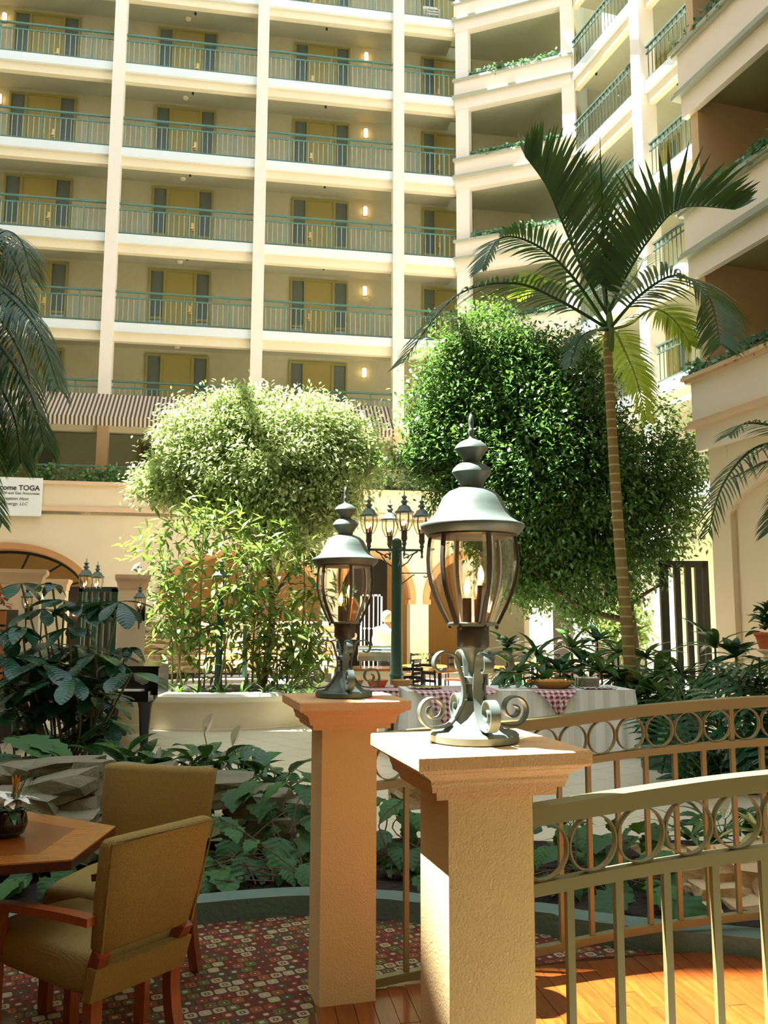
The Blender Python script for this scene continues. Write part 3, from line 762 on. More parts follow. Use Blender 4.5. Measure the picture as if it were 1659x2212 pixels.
w = MB().box(-2.55, -2.4, -6, 4.0, 0, 3.2).build('light_blocker_left', M['panel_wood']); struct(w, 'added unseen wood partition blocking low light outside the frame at left', 'wall')  # unseen partition added to block low light from the left
c_ = MB().box(-8, -.75, -6, 2.0, 3.2, 3.45).build('light_blocker_overhead', M['shell']); struct(c_, 'added unseen low slab behind the camera, shading the dining corner', 'ceiling')  # unseen slab added to keep the chairs and carpet dim
def roof():
    z = 27.0
    kx, ky = SUN_TO.x / SUN_TO.z, SUN_TO.y / SUN_TO.z
    def hole(x0, x1, y0, y1, zt): return (x0 + kx * (z - zt), x1 + kx * (z - zt), y0 + ky * (z - zt), y1 + ky * (z - zt))
    h1 = hole(-6.8, 3.4, 12.65, 25.5, 4.0)
    holes = [(h1[0], h1[1], h1[2], 27.0), (h1[1], 6.0, 15.4, 27.0), hole(-.06, 2.7, 2.0, 4.02, 1.2)]  # openings placed so that sun lands on trees, wing and near pier
    step = .65; x0, x1, y0, y1 = -30, 14, -6, 34
    xs = sorted(set([x0, x1] + [h[0] for h in holes] + [h[1] for h in holes])); ys = sorted(set([y0, y1] + [h[2] for h in holes] + [h[3] for h in holes]))
    m = MB()
    for a, b in zip(xs[:-1], xs[1:]):
        for c, d in zip(ys[:-1], ys[1:]):
            cx, cy = (a + b) / 2, (c + d) / 2
            if any(h[0] < cx < h[1] and h[2] < cy < h[3] for h in holes): continue
            m.add([(a, c, z), (b, c, z), (b, d, z), (a, d, z)], [(0, 1, 2, 3)])
    o = m.build('ceiling', M['fill_diffuser']); struct(o, 'unseen diffusing atrium roof with openings cut to aim the sun', 'ceiling')
    for k in range(11):
        x = -16 + k * 2.05
        MB().box(x - .07, x + .07, h1[2], 27, z + .02, z + .3).build('roof_beam', M['fascia'], o)  # bars added over the opening to dapple the sun
    return o
roof()
# ================================================================ FOREGROUND
YAW = .268
PN, PFAR = Vector((.2485, 2.412, 0)), Vector((-.170, 3.778, 0))
CAPZ = 1.224
def rough_box_prism(prof, c, rz):
    """square moulded block: prof = [(half width, z)]"""
    m = MB(); R = Matrix.Translation(c) @ Matrix.Rotation(rz, 4, 'Z')
    vs = []; fs = []
    for h, z in prof:
        vs += [R @ Vector(p) for p in ((-h, -h, z), (h, -h, z), (h, h, z), (-h, h, z))]
    n = len(prof)
    for i in range(n - 1):
        for k in range(4): fs.append((4 * i + k, 4 * i + (k + 1) % 4, 4 * i + 4 + (k + 1) % 4, 4 * i + 4 + k))
    fs.append((3, 2, 1, 0)); e = 4 * (n - 1); fs.append((e, e + 1, e + 2, e + 3))
    return m.add(vs, fs)
CAPPROF = [(.163, -.118), (.165, -.098), (.180, -.096), (.182, -.083), (.186, -.074), (.187, -.066), (.190, -.062), (.200, -.054), (.212, -.047), (.214, -.043), (.226, -.040), (.230, -.036), (.232, -.033), (.232, -.004), (.229, 0)]
def pier(c, label):
    r = thing('stucco_pier', label, 'pier', c, YAW)
    rough_box_prism([(.1165, 0), (.1165, CAPZ - .11)], c, YAW).build('shaft', M['pier'], r)
    rough_box_prism([(h, z + CAPZ) for h, z in CAPPROF], c, YAW).build('cap', M['cap'], r)
    return r
pier(PN, 'near peach stucco pier with moulded cap, half sunlit, carrying the larger looking lantern')
pier(PFAR, 'farther peach stucco pier with moulded cap between carpet and wooden deck')

# ---------------------------------------------------------------- lanterns
def spiral(c, r0, r1, a0, a1, n):
    return [(c[0] + (r0 + (r1 - r0) * i / n) * math.cos(a0 + (a1 - a0) * i / n), c[1] + (r0 + (r1 - r0) * i / n) * math.sin(a0 + (a1 - a0) * i / n)) for i in range(n + 1)]
def smooth_path(pts, k=4):
    P = [Vector((p[0], p[1], 0)) if len(p) == 2 else Vector(p) for p in pts]; out = []
    for i in range(len(P) - 1):
        p0, p1, p2, p3 = P[max(i - 1, 0)], P[i], P[i + 1], P[min(i + 2, len(P) - 1)]
        for j in range(k):
            t = j / k
            out.append(.5 * ((2 * p1) + (p2 - p0) * t + (2 * p0 - 5 * p1 + 4 * p2 - p3) * t * t + (3 * p1 - p0 - 3 * p2 + p3) * t ** 3))
    out.append(P[-1]); return out
def scroll_path():
    low = spiral((.112, .081), .010, .044, math.radians(60), math.radians(-90 - 360), 26)     # ends at the bottom, heading inwards
    up = spiral((.085, .196), .009, .036, math.radians(240), math.radians(90 + 360), 24)      # ends at the top, heading inwards
    mid = smooth_path([low[-1], (.072, .044), (.045, .075), (.030, .112), (.029, .150), (.040, .190), (.052, .222), up[-1]], 4)
    return low[:-1] + [(p.x, p.y) for p in mid] + up[::-1][1:]
GLASSPROF = [(.065, .305), (.084, .342), (.101, .380), (.112, .412), (.1185, .446), (.120, .48), (.117, .515), (.112, .545)]
def lantern_parts(r, full=True, seg=6):
    """parts of a pier mounted lantern in the local frame of r"""
    br, bd = M['bronze'], M['bronze_dark']
    MB().lathe([(.112, 0), (.118, .004), (.118, .020), (.112, .026), (.085, .028), (.070, .040), (.052, .060), (.038, .085), (.031, .105), (0.0, .106)], (0, 0, 0), 32).build('base', br, r, 40, world=False)
    MB().lathe([(.020, .10), (.014, .12), (.014, .20), (.028, .235), (.040, .243), (.040, .246)], (0, 0, 0), 20).build('stem', br, r, 40, world=False)
    MB().lathe([(.041, .244), (.043, .247), (.043, .297), (.041, .300)], (0, 0, 0), 24).build('fitter', bd, r, 40, world=False)
    MB().lathe([(.045, .298), (.066, .300), (.068, .306), (.060, .309)], (0, 0, 0), 24).build('glass_ring', br, r, 40, world=False)
    path = scroll_path()
    sm = None
    for k in range(4):
        if sm is None:
            m = MB(); m.strap([(0, -a, b) for a, b in path], (1, 0, 0), .026, .0048)
            sm = m.mesh('scroll_bracket', br, 50)
        inst(sm, Matrix.Rotation(k * math.pi / 2, 4, 'Z'), 'scroll_bracket', r, world=False)
    cm = MB().lathe([(.021, .148), (.028, .15), (.028, .165), (.021, .167)], (0, 0, 0), 16).build('collar', br, r, 40, world=False)
    a60 = math.pi / 3
    gm = MB(); rm = MB()
    # one bevelled pane between two ribs
    ro = .035
    prof = GLASSPROF
    gp = MB(); n = 5
    vs = []; fs = []
    for (rr, z) in prof:
        for j in range(n + 1):
            a = -a60 / 2 + .05 + (a60 - .10) * j / n
            q = rr * (math.cos(a60 / 2) / max(math.cos(a), .01)) * .55 + rr * .45
            vs.append((q * math.cos(a), q * math.sin(a), z))
    for i in range(len(prof) - 1):
        for j in range(n):
            fs.append((i * (n + 1) + j, i * (n + 1) + j + 1, (i + 1) * (n + 1) + j + 1, (i + 1) * (n + 1) + j))
    gp.add(vs, fs); pm = gp.mesh('glass_pane', M['glass'], 60)
    bv = MB()
    for sg in (-1, 1):
        vs = []; fs = []
        for (rr, z) in prof:
            for a in (-a60 / 2 + .05, -a60 / 2 + .13):
                a *= sg; q = (rr * (math.cos(a60 / 2) / max(math.cos(a), .01)) * .55 + rr * .45) * .985; vs.append((q * math.cos(a), q * math.sin(a), z))
        for i in range(len(prof) - 1): fs.append((2 * i, 2 * i + 1, 2 * i + 3, 2 * i + 2))
        bv.add(vs, fs)
    bvm = bv.mesh('pane_bevel', M['glass_bevel'], 60)
    rb = MB(); rb.strap([(rr + .002, 0, z) for rr, z in prof], (0, 1, 0), .011, .007); rbm = rb.mesh('rib', bd, 50)
    for k in range(6):
        a = -math.pi / 2 + k * a60
        inst(rbm, Matrix.Rotation(a, 4, 'Z'), 'rib', r, world=False)
        gpo = inst(pm, Matrix.Rotation(a + a60 / 2, 4, 'Z'), 'glass_pane', r, world=False)
        inst(bvm, Matrix.Identity(4), 'pane_bevel', gpo, world=False)
    sc = MB()
    for k in range(6):
        a = -math.pi / 2 + k * a60 + .15
        sc.lathe([(0, -.008), (.005, -.004), (.005, .004), (0, .008)], (.063 * math.cos(a), .063 * math.sin(a), .297), 8)
    sc.build('thumb_screws', bd, r, 40, kind='stuff', world=False)
    roof = MB().lathe([(.118, .541), (.126, .543), (.139, .560), (.1415, .566), (.1395, .570), (.128, .574), (.110, .586), (.098, .602), (.088, .625), (.078, .645), (.062, .660), (.040, .669), (.030, .671)], (0, 0, 0), 40).build('roof', br, r, 50, world=False)
    MB().lathe([(.117, .536), (.122, .538), (.122, .544), (.10, .545)], (0, 0, 0), 36).build('roof_frame', bd, r, 40, world=False)
    MB().lathe([(.030, .668), (.033, .684), (.050, .708), (.054, .712), (.053, .716), (.049, .724), (.040, .733), (.030, .738), (.021, .741)], (0, 0, 0), 32).build('lower_tier', br, r, 45, world=False)
    MB().lathe([(.021, .739), (.024, .750), (.042, .773), (.046, .777), (.045, .781), (.040, .789), (.030, .797), (.017, .803), (.008, .807), (.006, .812)], (0, 0, 0), 32).build('upper_tier', br, r, 45, world=False)
    MB().lathe([(.006, .810), (.006, .818), (.0095, .826), (.007, .834), (.0055, .838), (.0075, .850), (.0072, .862), (.004, .874), (0, .878)], (0, 0, 0), 16).build('finial', br, r, 45, world=False)
    # candle cluster
    for k, (x, y, h) in enumerate(((.012, -.030, .405), (-.018, -.005, .372), (.026, .022, .37))):
        s = MB().lathe([(.012, .305), (.012, h), (.006, h + .002)], (x, y, 0), 12).build('candle_sleeve', M['candle'], r, 40, world=False)
        MB().lathe([(.008, h), (.0155, h + .018), (.0165, h + .03), (.011, h + .052), (.004, h + .072), (.0015, h + .080)], (x, y, 0), 12).build('bulb_glass', M['glass_bulb'], s, 60, world=False)
        MB().lathe([(0, h + .010), (.008, h + .016), (.009, h + .030), (.004, h + .046), (0, h + .052)], (x, y, 0), 10).build('filament', M['bulb'], s, 60, world=False)
LS = 1.045
ln = thing('pier_lantern', 'verdigris lantern with scroll brackets on the near sunlit pier', 'lantern', PN + Vector((0, 0, CAPZ)), YAW, 'pier lanterns')
lantern_parts(ln)
ln.matrix_basis = ln.matrix_basis @ Matrix.Scale(LS, 4)
lf = copy_tree(ln, Matrix.Translation(PFAR + Vector((0, 0, CAPZ))) @ Matrix.Rotation(YAW - .02, 4, 'Z') @ Matrix.Scale(LS, 4))
lf['label'] = 'grey green lantern with scroll brackets on the farther pier, planter wall behind it'

# ---------------------------------------------------------------- curved handrails of the deck bridge
def railpath(pts):
    return [Vector(p) for p in smooth_path(pts, 6)]
def at_len(path, d):
    for a, b in zip(path[:-1], path[1:]):
        L = (b - a).length
        if d <= L: return a + (b - a) * (d / L), (b - a).normalized()
        d -= L
    return path[-1] + (path[-1] - path[-2]).normalized() * d, (path[-1] - path[-2]).normalized()
def deck_rail(pts, label, start, gap, rise_top=1.045, nring=16, bot=True, posts=()):
    P = railpath(pts)
    r = thing('deck_railing', label, 'railing', P[0] - Vector((0, 0, 0)), 0, 'railings of the wooden deck')
    up = Vector((0, 0, 1))
    def sw(dz, h, w, name):
        m = MB(); m.strap([p + up * dz for p in P], [up] * len(P), h, w); m.build(name, M['rail_olive'], r, 35)
    sw(1.052 - .025, .050, .062, 'handrail')
    sw(.832, .034, .036, 'mid_rail')
    if bot: sw(.035, .034, .036, 'bottom_rail')
    D = gap; R_ = (1.004 - .848) / 2 - .003
    ringm = None
    for k in range(nring):
        c, t = at_len(P, start + k * D)
        flat = Vector((t.x, t.y, 0)).normalized()
        z = c.z + (1.004 + .848) / 2
        m = MB(); m.strap([Vector((c.x, c.y, z)) + flat * (R_ * .93 * math.cos(a)) + up * (R_ * math.sin(a)) + up * (t.z * R_ * math.cos(a)) for a in np.linspace(0, 2 * math.pi, 29)[:-1]], flat.cross(up), .022, .005, closed=True)
        m.build('ring', M['rail_olive'], r, 60)
        b, tb = at_len(P, start + (k - .5) * D)
        fb = Vector((tb.x, tb.y, 0)).normalized(); nb = fb.cross(up)
        hi = 1.01 if k in posts else .82
        MB().strap([b + up * .03, b + up * hi], fb, .021, .021).build('baluster', M['rail_olive'], r)
    return r
deck_rail([(.37, 2.448, -.012), (.75, 2.53, .03), (1.115, 2.572, .066), (1.7, 2.62, .10), (2.5, 2.66, .12)], 'near curved olive handrail with rings leaving the near pier, top sunlit', .075, .1465, nring=13)
deck_rail([(-.045, 3.815, .012), (.35, 3.955, .035), (.742, 4.08, .055), (1.243, 4.21, .10), (1.893, 4.31, .138), (2.9, 4.40, .16)], 'far curved olive handrail with rings leaving the farther pier', .08, .1505, nring=19, posts=(1, 12))

# ---------------------------------------------------------------- deck planks
dk = MB().prism([(-.32, 3.55), (.0, 2.2), (3.4, 2.4), (3.4, 4.5), (1.9, 4.34), (1.0, 4.2), (.4, 4.02), (-.05, 3.86)], .0, .012).build('floor.001', M['wood_edge'])
struct(dk, 'wooden deck of narrow orange planks between the two curved handrails', 'floor')
pd = Vector((.16, -.987, 0)).normalized(); pn_ = Vector((pd.y * -1, pd.x, 0))     # along the plank, across the planks
R_pl = Matrix.Rotation(math.atan2(pd.y, pd.x), 4, 'Z')
random.seed(5)
pm_cache = {}
def pier_gap(x, y): return False
deck_poly = [(-.30, 3.60), (-.02, 2.5), (3.2, 2.55), (3.2, 4.46), (1.9, 4.30), (1.243, 4.19), (.742, 4.07), (.35, 3.94), (-.05, 3.80)]
def clip_len(o, d, poly):
    ts = []
    for (x1, y1), (x2, y2) in zip(poly, poly[1:] + poly[:1]):
        ex, ey = x2 - x1, y2 - y1; den = d.x * ey - d.y * ex
        if abs(den) < 1e-9: continue
        t = ((x1 - o.x) * ey - (y1 - o.y) * ex) / den; u = ((x1 - o.x) * d.y - (y1 - o.y) * d.x) / den
        if 0 <= u <= 1: ts.append(t)
    return (min(ts), max(ts)) if len(ts) >= 2 else None
base = Vector((1.2, 3.6, 0)); pw = .078
for k in range(-26, 32):
    o = base + pn_ * (k * pw)
    tt = clip_len(o, pd, deck_poly)
    if not tt: continue
    t = tt[0] - random.random() * .0
    first = True
    while t < tt[1] - .02:
        L = (random.uniform(.25, .85) if first else random.uniform(.6, 1.1)); first = False
        e = min(t + L, tt[1])
        c = o + pd * ((t + e) / 2)
        zr = .012 + .045 * max(0, c.x) * .6
        hl, hw = (e - t) / 2 - .0014, pw / 2 - .0014
        m = MB(); m.box(-hl, hl, -hw, hw, 0, .012 + random.uniform(0, .0012))
        q = bpy.data.objects.new('plank', m.mesh('plank', M['plank'])); COL.objects.link(q); q.parent = dk
        q.matrix_basis = Matrix.Translation((c.x, c.y, .012)) @ R_pl
        t = e

# ---------------------------------------------------------------- carpet, kerb, garden soil
cp = MB().prism([(-7, -1), (.3, -1), (.02, 2.2), (-.31, 3.57), (-.06, 3.87), (.4, 4.03), (1.0, 4.21), (1.45, 4.2), (.97, 4.55), (.5, 4.75), (-.38, 4.80), (-.94, 4.70), (-1.6, 4.45), (-3, 3.9), (-7, 3.0)], 0, .006).build('carpet', M['carpet'])
struct(cp, 'rust carpet patterned with small rounded rectangles in the dining corner', 'carpet')
kp = [(-7, 2.95), (-3.2, 3.75), (-1.7, 4.38), (-.94, 4.63), (-.67, 4.71), (-.38, 4.755), (.03, 4.70), (.19, 4.65), (.82, 4.50), (.97, 4.40), (1.35, 4.26), (1.9, 4.1), (3.2, 3.6)]
kpath = [Vector((p.x, p.y, .055)) for p in smooth_path(kp, 5)]
m = MB(); m.strap([p + Vector((-.0, .075, 0)) for p in kpath], [Vector((0, 0, 1))] * len(kpath), .11, .15)
k_ = m.build('kerb', M['kerb'], None, 40); struct(k_, 'rough green painted kerb curving around the garden bed', 'kerb')
# soil mound
nx, ny = 60, 36
V = []; Q = []
for j in range(ny + 1):
    for i in range(nx + 1):
        x = -6 + 12 * i / nx
        yf = float(np.interp(x, [p[0] for p in kp], [p[1] for p in kp])) + .1
        y = yf + (float(np.interp(x, [-2.2, -1.2], [8.2, 6.2])) - yf) * j / ny
        z = .05 + .03 * math.sin(math.pi * min(1, j / ny * 1.1)) + .02 * math.sin(x * 5 + j) * math.cos(j * 1.7 + x * 2) * (j > 0)
        if j == ny: z = -.02
        V.append((x, y, max(z, -.02)))
for j in range(ny):
    for i in range(nx):
        a = j * (nx + 1) + i; Q.append((a, a + 1, a + nx + 2, a + nx + 1))
so = link('garden_soil', np_mesh('garden_soil', np.array(V), np.array(Q), M['soil'], True)); struct(so, 'dark soil of the garden bed behind the green kerb', 'soil')

# ---------------------------------------------------------------- dining chairs
def cushion(m, c, hx, hy, hz, r=.02, taper=0.0, lean=0.0, flare=0.0):
    """rounded box in local frame: rows along z"""
    prof = [(-hz, -r), (-hz + r * .3, -r * .35), (-hz + r, 0), (0, .004), (hz - r, 0), (hz - r * .3, -r * .35), (hz, -r)]
    vs = []; fs = []
    n = 20
    for z, ins in prof:
        f = (z + hz) / (2 * hz)
        ex = hx * (1 + flare * (f - .5)) + ins; ey = hy * (1 - taper * f) + ins
        for k in range(n):
            a = 2 * math.pi * (k + .5) / n
            ca, sa = math.cos(a), math.sin(a); p = 9
            q = (abs(ca) ** p + abs(sa) ** p) ** (-1 / p)
            vs.append((c[0] + ex * q * ca, c[1] + ey * q * sa - lean * f * 2 * hz, c[2] + z))
    for i in range(len(prof) - 1):
        for k in range(n): fs.append((i * n + k, i * n + (k + 1) % n, (i + 1) * n + (k + 1) % n, (i + 1) * n + k))
    fs.append(tuple(range(n))[::-1]); fs.append(tuple((len(prof) - 1) * n + k for k in range(n)))
    return m.add(vs, fs)
def dining_chair(loc, rz, label, w=.43, top=.88, lean=.38, flare=.16, arms=True, depth=.48):
    r = thing('dining_chair', label, 'chair', loc, rz, 'upholstered dining chairs')
    hw = w / 2 * .93
    B = lambda m, n, mt, sm=None: m.build(n, mt, r, sm, world=False)
    m = MB(); cushion(m, (0, 0, .415), hw + .01, depth / 2, .065, .03); B(m, 'seat', M['fabric'], 60)
    # rear apron panel
    m = MB(); m.hexa([Vector(p) for p in ((-hw, -depth / 2 - .012, .345), (hw, -depth / 2 - .012, .345), (hw, -depth / 2 + .03, .345), (-hw, -depth / 2 + .03, .345), (-hw * 1.03, -depth / 2 - .045, .452), (hw * 1.03, -depth / 2 - .045, .452), (hw * 1.03, -depth / 2, .452), (-hw * 1.03, -depth / 2, .452))]); B(m, 'rear_apron', M['fabric'])
    bz0 = .49; bh = (top - bz0) / 2; y0 = -depth / 2 - .015
    m = MB(); cushion(m, (0, y0, bz0 + bh), hw * 1.07, .034, bh, .022, 0, lean, flare)
    bk = B(m, 'backrest', M['fabric'], 60)
    # piping round the rear face
    def bp(sx, f): return Vector((sx * (hw * 1.07 * (1 + flare * (f - .5)) - .004), y0 - lean * f * 2 * bh - .036, bz0 + 2 * bh * f))
    pp = [bp(-1, .03), bp(-1, .5), bp(-1, .97), bp(1, .97), bp(1, .5), bp(1, .03)]
    m = MB(); m.tube(pp, .004, 6); m.build('piping', M['fabric'], bk, 60, world=False)
    for sx in (-1, 1):
        p = [Vector((sx * (hw - .03), -depth / 2 - .07, 0)), Vector((sx * (hw - .03), -depth / 2 + .005, .22)), Vector((sx * (hw - .03), -depth / 2 + .008, .40)), Vector((sx * (hw - .02), -depth / 2 - .035, .50))]
        m = MB(); m.strap(smooth_path(p, 4), (1, 0, 0), .042, .044); B(m, 'leg', M['wood_leg'], 40)
        m = MB(); m.strap([(sx * (hw - .03), depth / 2 - .03, 0), (sx * (hw - .03), depth / 2 - .03, .36)], (1, 0, 0), .042, .042); B(m, 'leg', M['wood_leg'])
        if arms:
            p = [Vector((sx * (hw + .022), -depth / 2 - .04, .605)), Vector((sx * (hw + .03), -depth / 2 + .12, .60)), Vector((sx * (hw + .03), -depth / 2 + .38, .575)), Vector((sx * (hw + .02), -depth / 2 + .52, .55))]
            m = MB(); m.strap(smooth_path(p, 5), (1, 0, 0), .045, .026)
            a = B(m, 'armrest', M['wood_leg'], 40)
            m = MB(); m.strap([(sx * (hw + .022), -depth / 2 + .46, .56), (sx * (hw + .022), -depth / 2 + .48, .40)], (1, 0, 0), .03, .038); m.build('arm_post', M['wood_leg'], a, world=False)
    return r
def place_chair(rear_mid, fwd, depth, **k):
    """rear_mid: foot of the rear apron middle on the floor; fwd: facing direction"""
    f = Vector((fwd[0], fwd[1], 0)).normalized(); c = Vector((rear_mid[0], rear_mid[1], 0)) + f * depth / 2
    return dining_chair(c, math.atan2(f.y, f.x) - math.pi / 2, depth=depth, **k)
place_chair((-.822, 3.05), (-.817, .577), .60, label='olive upholstered armchair with its back to us, at the wooden table', w=.415, top=.862, lean=.20, flare=.17)
place_chair((-1.045, 4.02), (-.22, -.975), .46, label='olive upholstered chair behind the table, against the stone wall', w=.515, top=.885, lean=.12, flare=.14, arms=False)

# ---------------------------------------------------------------- table and flower bowl
tp = [(-1.058, 3.05), (-1.058, 3.53), (-1.517, 3.79), (-2.05, 3.72), (-2.30, 3.35), (-2.05, 2.93), (-1.6, 2.90)]
ctr = Vector((-1.65, 3.34, 0))
root = thing('dining_table', 'glossy mahogany clipped corner table with a flower bowl on it', 'table', ctr)
MB().prism(tp, .705, .735).build('edge_band', M['wood_edge'], root)
inn = [tuple((ctr + (Vector((x, y, 0)) - ctr) * .76))[:2] for x, y in tp]
for i in range(len(tp)):
    j = (i + 1) % len(tp)
    q = [tp[i], tp[j], inn[j], inn[i]]
    MB().prism(q, .735, .7405).build('border_plank', M['wood_table_border'], root)
MB().prism(inn, .735, .740).build('tabletop', M['wood_table'], root)
MB().lathe([(.30, .01), (.30, .03), (.06, .06), (.05, .5), (.16, .66), (.30, .70)], (ctr.x, ctr.y, 0), 20).build('pedestal', M['wood_edge'], root, 40)
vb = at_z(18, 1806, .74); vb.z = .7405
root = thing('flower_bowl', 'dark glass bowl of white lilies and orange spikes on the table', 'flower arrangement', vb)
MB().lathe([(.035, 0), (.058, .012), (.068, .045), (.060, .085), (.050, .098), (.046, .098), (.056, .08), (.06, .045), (.03, .01)], vb, 20).build('bowl', M['vase'], root, 60)
MB().lathe([(.0, .012), (.05, .02), (.058, .045), (.052, .08), (0, .088)], vb, 16).build('water', M['lf_scheff'], root, 60)
def petal_mesh(name, L, w, bend, mat, tip=.12):
    m = MB(); n = 6; vs = []; fs = []
    for i in range(n + 1):
        s = i / n; ww = w * math.sin(math.pi * min(1, s * .92 + .06)) ** .8; z = bend * s * s * L; x = L * s
        vs += [(x, -ww / 2, z + .12 * ww), (x, 0, z), (x, ww / 2, z + .12 * ww)]
    for i in range(n):
        a = 3 * i; fs += [(a, a + 1, a + 4, a + 3), (a + 1, a + 2, a + 5, a + 4)]
    m.add(vs, fs); return m.mesh(name, mat, 60)
pet = petal_mesh('petal', .075, .034, -.55, M['petal']); spk = petal_mesh('flower_spike', .11, .022, .15, M['petal_orange']); bl = petal_mesh('leaf_blade', .13, .03, -.5, M['lf_lily']); nd = petal_mesh('needle', .16, .004, .1, M['lf_vine'])
def orient(p, az, el, roll=0.0, s=1.0):
    return Matrix.Translation(p) @ Matrix.Rotation(az, 4, 'Z') @ Matrix.Rotation(-el, 4, 'Y') @ Matrix.Rotation(roll, 4, 'X') @ Matrix.Scale(s, 4)
for cx, cz, az0, k_ in ((.03, .135, -.6, 6), (-.05, .15, 2.5, 6), (.0, .12, -2.2, 5)):
    for k in range(k_): inst(pet, orient(vb + Vector((cx, -.02, cz)), az0 + k * 2 * math.pi / k_, .45), 'petal', root)
for k in range(5): inst(spk, orient(vb + Vector((-.01 + .012 * k, .01, .11)), 1.0 * k, 1.15), 'flower_spike', root)
for k in range(6): inst(bl, orient(vb + Vector((0, 0, .09)), k * 1.05, .3), 'leaf_blade', root)
for k in range(26): inst(nd, orient(vb + Vector((.01, 0, .10)), random.uniform(-1.2, 1.4), random.uniform(.2, 1.2)), 'needle', root)
# ================================================================ MIDDLE GROUND
# round planter
pc = Vector((-2.55, 14.1, 0)); PR = 1.75
root = thing('round_planter', 'round sand plaster planter with pale rim holding canes and the pale tree', 'planter', pc)
MB().lathe([(PR - .02, 0), (PR - .02, .02), (PR - .03, .03), (PR - .03, .38), (PR - .01, .40)], pc, 64).build('planter_wall', M['planter'], root, 30)
MB().lathe([(PR - .25, .50), (PR - .25, .40), (PR, .40), (PR + .05, .43), (PR + .06, .47), (PR + .03, .51), (PR - .2, .52), (PR - .25, .50)], pc, 64, cap=False).build('rim', M['planter_rim'], root, 30)
MB().lathe([(0, .48), (PR - .2, .44), (PR - .2, .3)], pc, 40, cap=False).build('planter_soil', M['soil'], root, 30)

# square piers by the piano
def square_pier(px, dep, wpx, ytop, label, rz=.5):
    c = at_y(px, 1350, dep); c.z = 0
    zt = at_y(px, ytop, dep).z; h = wpx / 2 * mpp(dep) / 1.28
    r = thing('square_pier', label, 'pier', c, rz)
    rough_box_prism([(h * 1.06, 0), (h * 1.06, .12), (h, .14), (h, zt - .18)], c, rz).build('shaft', M['groundwall'], r)
    rough_box_prism([(h * 1.04, zt - .20), (h * 1.08, zt - .17), (h * 1.12, zt - .10), (h * 1.28, zt - .05), (h * 1.30, zt)], c, rz).build('cap', M['ledge'], r)
    return r, c, h, zt
pA = square_pier(283, 12.15, 72, 1243, 'sand plaster square pier with flat cap and a wall lantern, beside the piano', .32)
pB = square_pier(38, 12.6, 110, 1232, 'wide sand plaster square pier at the left edge behind the glossy plant', .32)
pC = square_pier(118, 15.5, 56, 1252, 'sand plaster pier under the large arch at left', .2)

# reduced lantern for posts and walls
def small_lantern(parent, c, s, rz=0.0, up=True, name='lantern'):
    """lantern head as one part (fitter) with sub-parts; c is the bottom of the fitter"""
    c = Vector(c)
    def L(prof): return [(r * s, (z - .244) * s) for r, z in prof]
    n = 14
    h = MB().lathe(L([(.030, .20), (.041, .244), (.043, .297), (.066, .300), (.068, .306), (.055, .309)]), c, n).build(name, M['bronze_dark'], parent, 40)
    MB().lathe(L([(.118, .541), (.139, .560), (.1415, .566), (.128, .574), (.098, .602), (.078, .645), (.040, .669), (.030, .671), (.034, .690), (.054, .714), (.026, .742), (.022, .752), (.0455, .781), (.015, .802), (.006, .812), (.0095, .826), (.0055, .838), (.0075, .855), (0, .878)]), c, n).build('roof', M['bronze'], h, 40)
    MB().lathe(L(GLASSPROF), c, 12, cap=False).build('glass', M['glass'], h, 60)
    m = MB()
    for k in range(6):
        a = rz + k * math.pi / 3
        m.strap([c + Vector((math.cos(a) * r * s * 1.01, math.sin(a) * r * s * 1.01, (z - .244) * s)) for r, z in GLASSPROF], Vector((-math.sin(a), math.cos(a), 0)), .010 * s, .008 * s)
    m.build('ribs', M['bronze_dark'], h)
    m = MB()
    for x, y, z in ((.02, -.02, .40), (-.025, -.01, .37), (.0, .025, .38)):
        m.lathe([(0, 0), (.011 * s, .012 * s), (.012 * s, .03 * s), (0, .07 * s)], c + Vector((x * s, y * s, (z - .244) * s)), 8)
    m.build('bulbs', M['bulb'], h, 60)
    m = MB()
    for x, y, z in ((.02, -.02, .40), (-.025, -.01, .37), (.0, .025, .38)):
        m.lathe([(.010 * s, (.30 - .244) * s), (.010 * s, (z - .244) * s)], c + Vector((x * s, y * s, 0)), 8)
    m.build('candle_sleeves', M['candle'], h)
    return h
